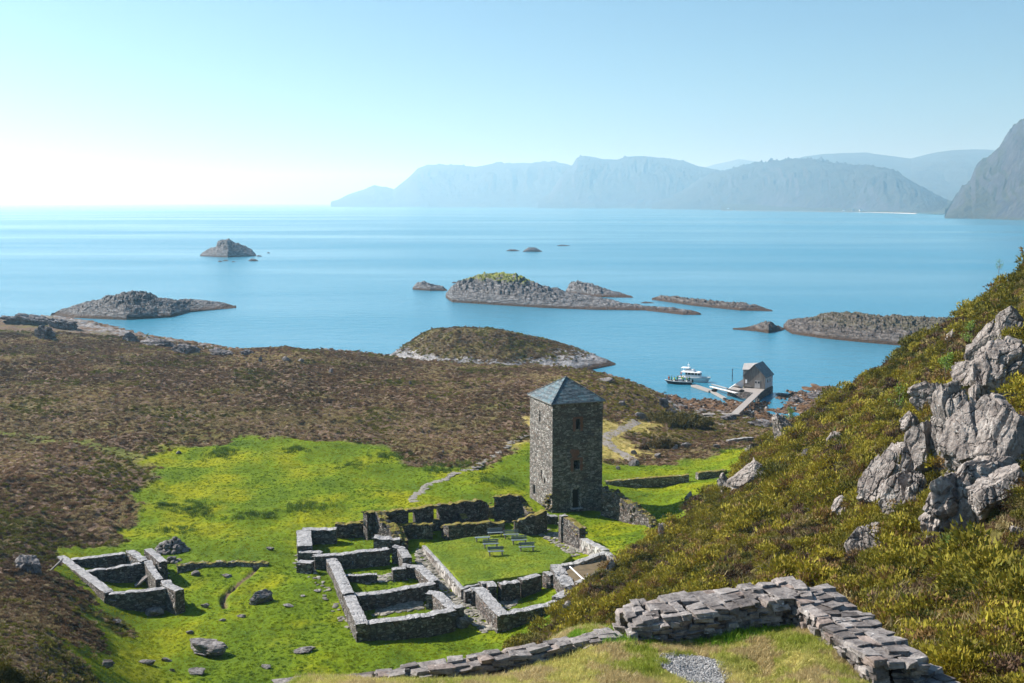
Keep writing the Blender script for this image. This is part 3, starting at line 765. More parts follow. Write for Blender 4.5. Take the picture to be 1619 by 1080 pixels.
for i, (u0, u1, vc_, vb, lb) in enumerate([(405,415,403.5,405.5,'tiny rock off the right tip of the lone rock island'),(422,427,398.8,400.2,'farther dot of rock right of the lone rock island'),(344,352,412,414,'leftmost tiny rock below the lone rock island'),(352,362,411,412.8,'second tiny rock below the lone rock island'),(366,373,413,414.4,'smallest rock below the lone rock island'),(392,409,409,413,'largest rock below the lone rock island'),
                                 (800,822,394,397,'low foam edged reef left of the mid bay rock'),(826,858,391,398,'small brown rock far out in mid bay'),(880,902,387,388.8,'faintest reef far out in the bay'),(714,724,445.5,447.5,'tiny rock above the green topped island'),(1012,1036,477.5,479.5,'thin reef between the islands'),(586,592,568,570,'tiny dark rock left of the heather topped island')]):
    um = (u0 + u1) / 2; dd = max(2.5, (u1 - u0) * .12)
    L('skerry', [(u0, vb - .3), (u0 * .7 + u1 * .3, vc_), (u0 * .35 + u1 * .65, vc_ + .3), (u1, vb - .3)], [(u0, vb), (u1, vb)], dd, dd, IM, 40, 16, .3, 4, .6, seed=140 + i, bottom=-.6, label=lb)
L('skerry', [(1158,519.5),(1180,518),(1192,515),(1205,511),(1222,512),(1232,517),(1240,520)], [(1158,521),(1195,524),(1215,527),(1240,522)], 8, 8, IMB, 130, 44, 1.2, 5, .5, seed=151, label='rounded brown rock left of the layered island')
L('skerry', [(1238,514),(1246,506),(1262,505),(1285,503),(1300,497),(1330,496),(1370,498),(1410,501),(1450,503),(1490,505),(1560,508),(1620,512)],
  [(1238,519),(1252,528),(1300,535),(1360,541),(1430,547),(1500,552),(1560,545),(1620,530)], 34, 16, IMB, 460, 130, 2.2, 8, .4, seed=155, hold=.6, stretch=3, label='broad layered brown island beside the hill')

# ------------------------------------------------------------------ rocks
def ico(sub):
    bm = bmesh.new(); bmesh.ops.create_icosphere(bm, subdivisions=sub, radius=1)
    V = np.array([v.co[:] for v in bm.verts]); F = [[v.index for v in f.verts] for f in bm.faces]; bm.free()
    return V, F
ICO = {k: ico(k) for k in (2, 3, 4, 5, 6)}
def rock_shape(size, seed, sub=4, cuts=9, rough=.09, cutmin=.55, block=0, bf=1.0):
    V, F = ICO[sub]; V = V.copy(); r = np.random.default_rng(seed)
    for _ in range(cuts):
        nrm = r.normal(size=3); nrm[2] *= .8; nrm /= np.linalg.norm(nrm); d = r.uniform(cutmin, .88)
        s = V @ nrm; V -= np.outer(np.maximum(s - d, 0), nrm)
    ln = np.linalg.norm(V, axis=1)[:, None]
    q = V + r.uniform(-9, 9, 3)
    V = V * (1 + rough * fbm3(q, 1.8, 4, seed)[:, None] + rough * .4 * fbm3(q, 6, 2, seed + 4)[:, None])
    if block:
        V = V * (1 + block * blockn(V + seed * .7, 1.5 * bf, 1.3 * bf, 1.1 * bf, seed)[:, None] + block * .4 * blockn(V * 2.3 + seed, 1.5, 1.3, 1.6, seed + 7)[:, None])
    return V * np.array(size) , F

def rock(name, u, v, w, h, seed, label, cat='rock', group=None, dep=None, rz=None, mat='rock', sub=4, sink=.35, cuts=9, tilt=0, rough=.09, d0=14, d1=600, at=None, cutmin=.55, block=0, bf=1.0):
    """w,h in pixels of the photograph; (u,v) its foot"""
    p = np.array(hit(u, v, d0, d1)) if at is None else np.array(at)
    dist = math.sqrt(p[0]**2 + p[1]**2 + (CAMZ - p[2])**2)
    W_ = w / FPX * dist; H_ = h / FPX * dist
    dep_ = (dep or .8) * W_
    V, F = rock_shape((W_ / 2, dep_ / 2, H_ * (.5 + sink / 2)), seed, sub, cuts, rough, cutmin, block, bf)
    rz = random.Random(seed).uniform(-.4, .4) if rz is None else rz
    ca, sa = math.cos(tilt), math.sin(tilt); V = np.c_[V[:, 0] * ca + V[:, 2] * sa, V[:, 1], -V[:, 0] * sa + V[:, 2] * ca]
    ca, sa = math.cos(rz), math.sin(rz); V = np.c_[V[:, 0] * ca - V[:, 1] * sa, V[:, 0] * sa + V[:, 1] * ca, V[:, 2]]
    c = p + np.array([0, dep_ * .35, H_ * (.5 - sink * .5)])
    o = mesh_obj(name, V + c, F, MAT[mat], loc=(p[0], c[1], p[2]), smooth=False)
    tag(o, label, cat, group)
    return o

MR = 'boulders strewn on the meadow'
for a in [
 ('boulder',320,1037,82,30,1,'largest pale boulder, long and low, on the lower meadow'),
 ('boulder',415,955,46,30,2,'big fractured grey boulder between the two ruins'),
 ('boulder',45,905,44,36,3,'dark angular boulder in heather left of the left ruin'),
 ('boulder',238,975,38,18,4,'brown topped boulder below the wall of the left ruin'),
 ('boulder',238,958,34,16,5,'tilted slab boulder against the wall of the left ruin'),
 ('boulder',481,1033,38,11,6,'flat pale stone on the lower meadow right of the largest boulder'),
 ('boulder',306,911,18,11,7,'small round stone above the left end of the ditch'),
 ('boulder',427,871,15,9,8,'small dark stone beside the upper ditch'),
 ('boulder',357,914,18,7,9,'low stone half sunk left of the ditch'),
 ('boulder',324,962,15,9,10,'little dark stone right of the left ruin corner'),
 ('boulder',380,977,22,7,11,'flat white stone below the ditch end'),
 ('boulder',232,1052,30,9,12,'low mossy stone on the lower left meadow'),
 ('boulder',262,1047,20,9,13,'small stone beside the low mossy stone'),
 ('boulder',310,1067,32,11,14,'long wedge stone at the bottom of the meadow'),
 ('boulder',272,1062,10,6,15,'tiny stone between mossy and wedge stones'),
 ('boulder',180,985,28,7,16,'flat pale stone at the heather edge'),
 ('boulder',300,1003,16,6,17,'little stone above the largest boulder'),
 ('boulder',421,1058,18,9,18,'dark small stone at the lower meadow'),
 ('boulder',166,1055,24,14,19,'dark mossy stone by the heather mound'),
 ('boulder',730,996,42,24,20,'rounded rubble rock at the corner of the middle ruin'),
 ('boulder',351,983,14,5,21,'low brown stone beyond the ditch end'),
 ('boulder',455,960,20,5,30,'flat pale stone right of the fractured boulder'),
 ('boulder',500,936,20,4,31,'pale ground slab left of the middle ruin'),
 ('boulder',478,944,14,3,32,'smaller ground slab beside the pale ground slab'),
 ('boulder',590,1008,30,10,33,'leftmost rubble block in front of the middle ruin'),
 ('boulder',627,1003,26,10,34,'dark rubble block in front of the middle ruin'),
 ('boulder',652,1001,36,7,35,'low reddish rubble strip in front of the middle ruin'),
 ('boulder',692,996,30,6,36,'flat rubble slab in front of the middle ruin')]:
    a = list(a); a[4] *= .72; rock(*a, cat='boulder', group=MR, sub=4 if a[3] > 25 else 3, cuts=13, sink=.4, dep=.6, cutmin=.42, rough=.12, block=.13)
for a in [
 ('boulder',1003,719,12,7,40,'dark stone at the end of the gravel path'),
 ('boulder',1041,724,14,8,41,'grey stone right of the gravel path end'),
 ('boulder',1003,737,18,10,42,'sloping pale rock beside the grass below the path'),
 ('boulder',977,743,9,6,43,'small white stone nearest the tower on the right grass'),
 ('boulder',1068,711,14,8,44,'pale rock in the heather edge right of the path'),
 ('boulder',1086,708,18,8,45,'grey slab rock under the brown heather'),
 ('boulder',1133,708,12,5,46,'low stone in the right heather edge'),
 ('boulder',985,642,16,8,47,'white boulder on the headland behind the tower'),
 ('boulder',1012,661,20,9,48,'grey boulder on the right slope of the headland'),
 ('boulder',1085,646,10,5,49,'round pale stone on the tidal flat'),
 ('boulder',1112,651,13,5,50,'dark stone on the tidal flat near the boardwalk'),
 ('boulder',523,590,9,7,51,'white stone on the moor left of the island'),
 ('boulder',648,608,7,6,52,'small pale stone in mid moor'),
 ('boulder',700,716,6,4,53,'tiny pale stone at the moor edge'),
 ('boulder',282,718,8,5,54,'white stone where moor meets meadow'),
 ('boulder',476,573,14,6,55,'grey slab on the moor crest'),
 ('boulder',411,572,7,8,56,'upright pale stone on the moor crest'),
 ('boulder',452,571,14,8,57,'dark outcrop on the moor crest'),
 ('boulder',960,604,30,7,59,'broad pale slab on top of the headland')]:
    rock(*a, cat='boulder', group='stones on the moor and right meadow', sub=3, cuts=9, sink=.4, dep=.6, cutmin=.45)
# shore outcrops on the left coast
for a in [
 ('shore_rock',70,537,40,20,60,'jagged grey crag left on the headland crest'),
 ('shore_rock',203,541,26,14,61,'dark pointed crag where the rock slabs begin'),
 ('shore_rock',40,513,70,16,62,'pale domed rock at the left tip of the shore'),
 ('shore_rock',95,520,66,14,63,'pink grey rock ledge beside the domed rock'),
 ('shore_rock',250,549,60,12,64,'first long pale slab sloping to the left bay'),
 ('shore_rock',292,559,54,12,65,'second long pale slab sloping to the left bay'),
 ('shore_rock',350,562,50,8,66,'rubbly shore ledge at the inner left bay'),
 ('shore_rock',392,563,36,8,67,'rightmost shore ledge of the left bay'),
 ('shore_rock',1048,643,22,12,68,'slanted grey slab at the seaward end of the headland'),
 ('shore_rock',1062,655,20,9,69,'lower slanted slab beside the tidal flat'),
 ('shore_rock',1215,676,60,8,70,'pale flat rock beside the tidal pool'),
 ('shore_rock',1155,664,34,8,71,'grey rock hump under the boardwalk end'),
 ('shore_rock',1262,637,34,9,72,'brown weedy rock right of the boathouse'),
 ('shore_rock',1305,632,50,12,73,'long weedy rock reaching to the hill foot'),
 ('shore_rock',1238,626,22,4,74,'low dark weedy rock nearest the boathouse')]:
    rock(*a, cat='rock', group='rocks along the shore', mat='shorerock', sub=5, cuts=10, sink=.5, dep=.5, tilt=.12, block=.3, rough=.2)

HR = 'rock outcrops on the hillside'
for a in [
 # u,v foot, w,h px
 (1540,843,150,110,101,'big cracked pale boulder lowest at the right of the hill',.7,.15),
 (1390,800,60,72,102,'leaning dark faced slab left of the cliff',.8,.35),
 (1422,815,58,60,103,'pale wedge rock beside the leaning slab',.8,.2),
 (1390,878,62,44,104,'rounded rock below the leaning slab',.8,.1),
 (1332,820,34,36,105,'small rock left of the leaning slab',.8,.4),
 (1472,762,84,112,106,'tall rounded pillar of the cliff',.9,.1),
 (1432,745,44,50,107,'dark edged block left of the tall pillar',.8,.35),
 (1512,740,60,128,108,'dark shaded pillar right of the tall one',.9,.1),
 (1565,742,112,110,109,'broad pale cliff block with a dark crack',.8,.25),
 (1620,752,80,90,110,'cliff block at the right edge',.9,.2),
 (1590,650,110,84,111,'upper cliff block with a shadowed hollow',.8,.25),
 (1520,668,50,46,112,'pale block between the upper cliffs',.8,.2),
 (1488,648,60,40,113,'sloping pale slab above the pillars',.7,.5),
 (1572,562,60,66,114,'highest white crag on the hill',.7,.5),
 (1603,535,50,36,115,'small crag right of the highest white one',.8,.2),
 (1507,545,16,30,116,'thin upright rock by the upper birch',.8,.1),
 (1200,768,84,36,117,'pale ledge low on the hillside',.5,-.55),
 (1240,694,44,34,118,'dark overhanging rock at the hill corner',.7,-.4),
 (1190,718,26,18,119,'small rock below the dark overhang',.8,-.3),
 (1320,708,22,28,120,'little pale rock in mid slope',.8,.1),
 (1272,730,14,22,121,'narrow pale rock low in mid slope',.8,.1),
 (1048,858,18,24,122,'white rock near the hill foot',.8,0),
 (1060,846,16,14,123,'small rock above the white one near the hill foot',.8,0),
 (965,912,22,22,124,'reddish crag beside the railing at the hill foot',.8,0),
 (898,985,24,30,125,'pale crag low above the stone edge',.8,0),
 (1105,985,20,30,126,'upright stone in scrub behind the angled wall',.8,0),
 (1090,790,12,10,127,'small stone high on the hill foot edge',.8,0),
 (1615,855,30,24,128,'grey rock at the right edge below the cliff',.8,0),
 (1450,690,40,30,129,'dark rock step above the pillars',.8,.3),
 (1600,800,70,60,131,'squat block filling the gap right of the big boulder',.8,.1),
 (1450,800,40,40,132,'broken block between the wedge rock and the big boulder',.8,.2),
 (1545,610,60,44,133,'pale step above the shadowed hollow',.7,.4),
 (1150,778,26,22,130,'rough rock left end of the pale ledge',.8,-.3)]:
    u, v, w, h, sd_, lb, dp, tl = a; w *= 1.34; h *= 1.2
    rock('rock_outcrop', u, v, w, h, sd_, lb, cat='rock', group=HR, mat='hillrock', sub=6 if w > 60 else 5, cuts=18, sink=.55, dep=dp * 1.1, tilt=tl, rough=.05, d0=25, cutmin=.38, block=.2, bf=.72)

# heap of rubble beside the left ruin
def heap(u, v, wpx, hpx, n, sz, name, label, seed):
    p = np.array(hit(u, v)); dist = np.linalg.norm(p - [0, 0, CAMZ]); Wd = wpx / FPX * dist; Hd = hpx / FPX * dist
    r = np.random.default_rng(seed); mb = MB()
    for i in range(n):
        a = r.uniform(0, 2 * PI); q = math.sqrt(r.uniform()) ; x = q * math.cos(a) * Wd / 2; y = q * math.sin(a) * Wd * .35
        V, F = rock_shape(np.array([1, .8, .6]) * sz * r.uniform(.6, 1.3), seed * 50 + i, 2, 6, .05)
        t = r.uniform(0, PI); V = np.c_[V[:, 0] * math.cos(t) - V[:, 1] * math.sin(t), V[:, 0] * math.sin(t) + V[:, 1] * math.cos(t), V[:, 2]]
        X, Y = p[0] + x, p[1] + y + Wd * .3
        mb.add(V + [X, Y, p[2] + Hd * (1 - q) * r.uniform(.5, 1.0)], F)
    o = mb.build(name, MAT['rock'], loc=tuple(p)); tag(o, label, 'stone heap')
heap(267, 876, 50, 26, 90, .42, 'stone_heap', 'loose heap of grey stones behind the left ruin', 5)
heap(272, 891, 22, 12, 24, .35, 'stone_heap', 'small pile of stones between the left ruin and the low field wall', 6)

# ------------------------------------------------------------------ walls of the ruins
def resample(pts, step):
    pts = [np.array(p, float) for p in pts]; out = [pts[0]]
    for a, b in zip(pts[:-1], pts[1:]):
        n_ = max(1, int(round(np.linalg.norm((b - a)[:2]) / step)))
        for i in range(1, n_ + 1): out.append(a + (b - a) * i / n_)
    return np.array(out)

def strip(mb, pts, thick, zb, jag=.06, rough=.035, step=.35, seed=0, nz=5):
    """pts: (x,y,ztop) along the wall; zb base height or None for ground"""
    c = resample(pts, step); n_ = len(c)
    d = np.gradient(c[:, :2], axis=0); d /= np.maximum(np.linalg.norm(d, axis=1), 1e-9)[:, None]
    nr = np.c_[-d[:, 1], d[:, 0]]
    zt = c[:, 2] + fbm(c[:, 0] * 1.1, c[:, 1] * 1.1, 3, seed) * jag * 1.6 + (_h(np.arange(n_), np.arange(n_) * 0 + seed, 3) - .5) * jag
    zbase = (land_h(c[:, 0], c[:, 1]) - .5) if zb is None else np.full(n_, float(zb))
    zt = np.maximum(zt, zbase + .05)
    prof = [(1, k / nz) for k in range(nz + 1)] + [(.34, 1), (-.34, 1)] + [(-1, 1 - k / nz) for k in range(nz + 1)]
    m_ = len(prof); V = np.zeros((n_, m_, 3))
    for j, (s, t) in enumerate(prof):
        V[:, j, 0] = c[:, 0] + nr[:, 0] * s * thick / 2; V[:, j, 1] = c[:, 1] + nr[:, 1] * s * thick / 2; V[:, j, 2] = zbase + (zt - zbase) * t
    fl = V.reshape(-1, 3)
    dis = fbm3(fl, 1.7, 2, seed + 11) * rough * 1.6
    k = np.arange(n_ * m_) % m_
    sgn = np.where(k <= nz + 1, 1, -1)
    nn = np.repeat(nr, m_, axis=0)
    fl[:, :2] += nn * (dis * sgn)[:, None]
    edge = (k == nz) | (k == nz + 3); fl[edge, 2] -= .03
    tp = (k == nz + 1) | (k == nz + 2); fl[tp, 2] += dis[tp] * .8
    F = []
    for i in range(n_ - 1):
        for j in range(m_ - 1):
            a = i * m_ + j; F.append([a, a + 1, a + m_ + 1, a + m_])
    F.append([j for j in range(m_)][::-1]); F.append([(n_ - 1) * m_ + j for j in range(m_)])
    F = [f[::-1] for f in F]
    mb.add(fl, F)

RAG = [rock_shape((1, .8, .55), 1200 + k, 2, 7, .05) for k in range(10)]
def rag(mb, pts, thick, seed, k_=1.0):
    r = np.random.default_rng(seed + 4000); c = resample(pts, .42); n_ = len(c)
    d = np.gradient(c[:, :2], axis=0) if n_ > 1 else np.array([[1, 0.]]); d /= np.maximum(np.linalg.norm(d, axis=1), 1e-9)[:, None]
    for i in range(n_):
        for side in (-1, 1):
            nn = np.array([-d[i, 1], d[i, 0]]) * side
            for q in range(3):
                if r.uniform() > .35: continue
                V, F = RAG[r.integers(10)]; sz = r.uniform(.14, .27) * k_; a = math.atan2(d[i, 1], d[i, 0]) + r.normal() * .2
                V = V * [sz * 1.3, sz * .8, sz * .8]; V = np.c_[V[:, 0] * math.cos(a) - V[:, 1] * math.sin(a), V[:, 0] * math.sin(a) + V[:, 1] * math.cos(a), V[:, 2]]
                if q == 0: o = np.array([c[i, 0] + nn[0] * thick * .36, c[i, 1] + nn[1] * thick * .36, c[i, 2] - sz * .32])
                else: o = np.array([c[i, 0] + nn[0] * (thick / 2 - sz * .45) + d[i, 0] * r.normal() * .2, c[i, 1] + nn[1] * (thick / 2 - sz * .45) + d[i, 1] * r.normal() * .2, c[i, 2] - r.uniform(.2, 1.5)])
                mb.add(V + o, F)

def wall(parent, pix, zt, thick, mat='masonry', name='wall', zb=None, jag=.055, seed=None, rough=.04, label=None):
    wall.k += 1
    pts = [P(a[0], a[1], a[2] if len(a) > 2 else zt) for a in pix]
    mb = MB(); strip(mb, pts, thick, zb, jag, rough, seed=seed or wall.k); rag(mb, pts, thick, wall.k, 1.4 if mat == 'mossmason' else .8)
    o = mb.build(name, MAT[mat], parent)
    if label: o['label'] = label
    return o
wall.k = 0

def slab(parent, name, c, size, rz, M=None, mat='rock', seed=0):
    mb = MB(); mb.box(c, size, rz, .92, M); o = mb.build(name, MAT[mat], parent); return o

# left ruin
RA = empty('ruined_cottage', P(180, 920, 11.3), 'small roofless stone ruin of two cells at the left of the meadow', 'ruin')
zA = 12.75
wall(RA, [(96,879),(128,903),(172,935)], zA, .95)
wall(RA, [(112,884),(150,880),(198,874)], zA, .8)
wall(RA, [(205,869),(215,876),(228,886)], zA + .15, .95)
wall(RA, [(129,903),(180,897),(230,888)], zA - .05, .65)
wall(RA, [(234,868),(246,876),(258,888)], zA + .25, .85)
wall(RA, [(233,886),(240,899),(252,915)], zA + .05, .75)
wall(RA, [(172,938),(215,934),(262,929)], zA - .15, .8)
wall(RA, [(262,917),(266,924),(284,933)], zA + .05, .95)
def lean(parent, u, v, w, l, h, rz, tilt, name='fallen_slab', d=None, mat='rock', cat=None):
    x, y, z = hit(u, v)
    M = Matrix.Rotation(tilt, 3, 'Y')
    r = slab(parent, name, (x, y, z + h), (l, w, .14), rz, [list(q) for q in M], mat)
    return r
for u, v, rz, ti, lb in [(88,905,.2,-.75,'pale stone slab leaning on the outside corner of the left ruin'),(226,926,.5,-.6,'wide stone slab leaning inside the left ruin')]:
    o = lean(None, u, v, .8, 2.0, .62, rz, ti); o.location = (0, 0, 0); tag(o, lb, 'slab')
FW = empty('field_wall', P(355, 892, 11.2), 'low straight drystone wall running right from the left ruin', 'wall')
wall(FW, [(280,893),(320,889),(375,887),(424,889)], 11.75, .7, 'fieldwall', jag=.14, rough=.08)

# middle ruin (west range)
RBN = empty('ruined_monastery_range', P(600, 940, 11), 'large roofless stone ruin of many rooms in the middle of the meadow', 'ruin')
z1 = 12.5
wall(RBN, [(478,836),(505,835.5),(532,835)], 12.9, 1.1)
wall(RBN, [(480,838),(481,850),(482,863)], 12.9, 1.6)
wall(RBN, [(474,871),(495,872),(508,873)], 12.4, 1.0)
wall(RBN, [(472,887),(482,888),(494,889)], 12.45, 1.0)
wall(RBN, [(497,878),(540,875),(585,870),(614,866)], 12.75, .95)
wall(RBN, [(522,880),(530,893),(540,915),(551,938)], 12.5, 1.15)
wall(RBN, [(551,938),(560,958),(573,986)], 12.35, 1.15)
wall(RBN, [(547,909),(570,908.5),(596,907)], 12.0, .6)
wall(RBN, [(560,939),(600,936),(640,929),(686,921)], 12.25, 1.0)
wall(RBN, [(572,983),(620,979),(672,972),(716,963)], 12.3, 1.05)
wall(RBN, [(622,864),(634,865),(644,881)], 12.75, 1.0)
wall(RBN, [(636,894),(650,894),(662,895),(676,907),(686,918)], 12.3, 1.1)
wall(RBN, [(620,899),(631,898),(641,897)], 12.4, .8)
wall(RBN, [(676,936),(690,937),(703,949),(716,961)], 12.25, 1.1)
wall(RBN, [(718,960),(724,959),(731,958)], 12.3, .8)
# taller mossy remains at its north end
wall(RBN, [(530,827),(552,826.5),(577,824)], 13.0, .9, 'mossmason', jag=.12)
wall(RBN, [(577,809,14.6),(590,808,14.5),(602,810,14.3)], 14, .9, 'mossmason', jag=.2)
wall(RBN, [(600,810,14.4),(610,822,14.0),(622,833,13.4),(628,850,12.7)], 14, 1.1, 'mossmason', jag=.25, rough=.1)
wall(RBN, [(592,848,12.9),(610,851,12.7),(632,850,12.7)], 12.8, 1.4, 'masonry', jag=.1)

# north range, two long parallel walls
RN = empty('ruined_hall', P(720, 845, 11), 'long narrow roofless hall with window gaps left of the tower', 'ruin')
def holed(parent, pix, thick, holes, mat='mossmason', jag=.12):
    """pix two or more (u,v,z) top points; holes (t0,t1,zlo,zhi)"""
    pts = [np.array(P(*a)) for a in pix]; L_ = [0]
    for a, b in zip(pts[:-1], pts[1:]): L_.append(L_[-1] + np.linalg.norm((b - a)[:2]))
    def at(s):
        s *= L_[-1]; return np.array([np.interp(s, L_, [p[i] for p in pts]) for i in range(3)])
    mb = MB(); s0 = 0
    for i, (a, b, zl, zh) in enumerate(list(holes) + [(1, None, 0, 0)]):
        strip(mb, [at(s) for s in np.linspace(s0, a, 4)], thick, None, jag, .05, seed=60 + i)
        if b is None: break
        q = [at(s) for s in np.linspace(a, b, 3)]
        if zh is not None and zh < q[1][2] - .1:
            strip(mb, q, thick * .99, zh, jag * .5, .02, seed=70 + i, nz=1)
        if zl is not None:
            strip(mb, [np.array([p[0], p[1], zl]) for p in q], thick * .985, None, .03, .03, seed=80 + i)
        s0 = b
    rag(mb, [at(s) for s in np.linspace(0, holes[0][0] - .02, 8)], thick, 77, 1.3)
    return mb.build('wall', MAT[mat], parent)
holed(RN, [(606,809,14.3),(640,805,14.3),(700,797,14.3),(756,789,14.3)], .8, [(.24,.31,12.5,13.9),(.5,.56,12.6,13.95)])
wall(RN, [(756,789,14.3),(764,792,13.9),(768,798,13.0)], 14, .8, 'mossmason', jag=.1)
wall(RN, [(722,796,13.9),(728,808,13.2),(736,820,12.6)], 13, .8, 'mossmason', jag=.2)
wall(RN, [(766,800,12.3),(775,801,12.3),(783,800,12.4)], 12.3, .8, 'mossmason', jag=.05)
wall(RN, [(782,784,14.1),(800,782,14.3),(820,782,14.3)], 14, .85, 'mossmason', jag=.15)
wall(RN, [(821,783,14.2),(829,795,13.3),(838,806,12.9),(852,812,12.6)], 13, .9, 'mossmason', jag=.25, rough=.1)
wall(RN, [(632,829),(655,827.5),(684,827)], 12.9, .85, 'mossmason', jag=.12)
wall(RN, [(703,830,12.4),(712,828,12.9),(755,826,12.95),(797,824,12.9)], 12.7, .85, 'mossmason', jag=.12)
wall(RN, [(813,822,12.6),(825,819,12.8),(845,813,13.3),(862,806,13.6)], 13, .85, 'mossmason', jag=.15)
wall(RN, [(863,812,12.4),(870,815,12.2),(880,815,12.1)], 12.3, .9, 'masonry', jag=.05)
wall(RN, [(630,832,12.8),(634,843,12.6),(640,855,12.4)], 12.6, .8, 'mossmason', jag=.1)

# walled lawn in the middle (cloister garth)
GZ = 11.95
GP = [P(u, v, GZ) for u, v in [(673,861),(745,849),(818,842),(862,856),(904,878),(890,890),(874,898),(862,905),(800,914),(733,925)]]
def lawn():
    cx, cy = np.mean([p[0] for p in GP]), np.mean([p[1] for p in GP])
    xs = np.linspace(min(p[0] for p in GP) - .5, max(p[0] for p in GP) + .5, 120); ys = np.linspace(min(p[1] for p in GP) - .5, max(p[1] for p in GP) + .5, 150)
    X, Y = np.meshgrid(xs, ys); x = X.ravel(); y = Y.ravel()
    s = poly_sd(x, y, [p[:2] for p in GP])
    z = GZ + fbm(x / 2.5, y / 2.5, 3, 91) * .05 - 1.3 * sstep(.0, -.35, s)
    V = np.c_[x, y, z]; i = np.arange(len(ys) - 1)[:, None] * len(xs) + np.arange(len(xs) - 1)[None]
    F = np.stack([i, i + 1, i + len(xs) + 1, i + len(xs)], -1).reshape(-1, 4)
    ss = s[F].max(1); F = F[ss > -.4]
    o = mesh_obj('lawn', V, F, LAWN, smooth=True); tag(o, kind='structure')
def lawn_mat():
    m = NT('mown_lawn'); p = m.pos()
    mg = m.ramp(m.noise(p, .3, 5, .6), [(.34, (.08, .14, .006)), (.5, (.13, .19, .006)), (.66, (.2, .23, .01))])
    mg = m.mix(m.ramp(m.noise(p, 2.5, 5, .7), [(.32, .5), (.5, 0.0)]), mg, (.06, .1, .01))
    m.base(mg); m.nrm(m.bump(m.noise(p, 4, 5, .7), .7, .2)); m.rough(.95)
    return m.m
LAWN = lawn_mat(); lawn()
GK = empty('garth_retaining_wall', P(700, 900, 11), 'low pale kerb wall along the left side of the bench lawn', 'wall')
wall(GK, [(670,862),(690,884),(708,904),(732,931)], 11.95, .45, 'palewall', jag=.03)
wall(GK, [(732,929),(745,925),(760,923)], 11.85, .5, 'masonry', jag=.05)

RE = empty('ruined_cell', P(810, 950, 11), 'small walled cell with grass floor below the bench lawn', 'ruin')
wall(RE, [(745,931),(758,930),(774,949),(796,972)], 12.2, 1.25, label='thick wall lit from the left')
wall(RE, [(797,969),(830,963),(862,956),(882,950)], 12.1, .95)
wall(RE, [(760,921),(775,919),(778,927)], 12.2, .9)
wall(RE, [(790,922),(805,920),(820,918)], 12.3, .95)
wall(RE, [(822,915),(840,911),(852,908)], 12.35, .9)
wall(RE, [(752,929),(742,933),(734,934)], 12.05, .55)
wall(RE, [(880,944),(890,938),(896,935)], 12.3, 1.1)
wall(RE, [(862,903),(868,906),(874,908)], 12.4, .7)

RT = empty('retaining_terrace', P(930, 905, 11.5), 'raised earth terrace held by stone walls at the hill foot', 'terrace')
wall(RT, [(880,893,12.7),(889,908,12.9),(897,922,12.9),(912,929,12.8)], 12.8, 1.4, 'masonry', jag=.15, rough=.1)
wall(RT, [(888,893,13),(905,890,13.2),(930,882,13.4),(957,872,13.6)], 13.2, .8, 'palewall', jag=.06)
wall(RT, [(960,873,13.6),(970,881,13.5),(978,889,13.4)], 13.5, .7, 'palewall', jag=.04)
wall(RT, [(912,920,13.2),(935,911,13.3),(958,900,13.4),(978,890,13.4)], 13.3, .7, 'palewall', jag=.05, name='front_wall')
def terr_fill():
    pts = [P(u, v, 13.0) for u, v in [(896,902),(955,876),(974,890),(915,925)]]
    mb = MB(); mb.hexa([(p[0], p[1], 11.0) for p in pts[::-1]] + [(p[0], p[1], p[2]) for p in pts[::-1]])
    mb.build('earth_fill', MAT['earth'], RT)
terr_fill()
def railing():
    r = empty('railing', P(930, 925, 12), 'thin grey metal railing below the earth terrace', 'railing')
    a = np.array(P(928, 912, 13.2)); b = np.array(P(952, 905, 13.4)); 
    for q in (a, (a + b) / 2, b):
        m_ = MB(); m_.tube(q + [0, -.5, -1.9], q + [0, -.5, .5], .045); m_.build('post', MAT['steel'], r)
    for dz in (-.9, -.5, .0):
        m_ = MB(); m_.tube(a + [-.2, -.55, dz], b + [.5, -.55, dz - .3], .035); m_.build('rail', MAT['steel'], r)
    m_ = MB(); p0 = np.array(P(901, 896, 13.7)); p1 = np.array(P(930, 923, 13.1)); m_.tube(p0, p1, .07)
    o = m_.build('pale_pole', MAT['whitepaint'], None, loc=tuple(p0)); tag(o, 'long white pole lying across the terrace edge', 'pole')
railing()

# church nave remains right of the bench lawn and right of the tower
RC = empty('ruined_church_wall', P(930, 860, 11), 'ruined wall with mossy top running right of the bench lawn', 'wall')
wall(RC, [(889,813,14.0),(893,816,14.0)], 14, .9, 'masonry', jag=.03)
wall(RC, [(892,816,13.9),(905,822,13.9),(921,833,13.8)], 13.9, .8, 'mossmason', jag=.1)
wall(RC, [(922,851,12.8),(935,858,12.9),(948,864,13.2),(958,870,13.4)], 13, .9, 'palewall', jag=.06)
RD = empty('ruined_nave_wall', P(990, 810, 11), 'dark jagged wall running from the tower to the hill', 'wall')
wall(RD, [(953,768,14.6),(962,772,14.4),(975,779,14.0),(990,790,13.6)], 14, .9, 'mossmason', jag=.35, rough=.12)
wall(RD, [(990,790,13.6),(1000,797,13.4),(1014,804,13.2),(1026,815,12.9),(1034,828,12.4)], 13, .9, 'mossmason', jag=.3, rough=.12)
# far field walls
for i, (pts, th, mt, lb) in enumerate([([(958,760,10.6),(985,758,10.9),(1020,755,11.2),(1060,752,11.4),(1089,750,11.6)], .8, 'fieldwall', 'long turf topped wall on the grass right of the tower'),
                     ([(1102,747,11.6),(1112,745,11.7),(1130,744,11.8),(1146,742,11.6)], .8, 'fieldwall', 'short wall stub running into the hill foot'),
                     ([(1150,696,8.6),(1160,694,8.7),(1175,692,8.7),(1190,691,8.6)], .7, 'palewall', 'short concrete wall with a white end below the heather')]):
    r = empty('field_wall', P(*pts[0]), lb, 'wall'); wall(r, pts, 0, th, mt, jag=.05)

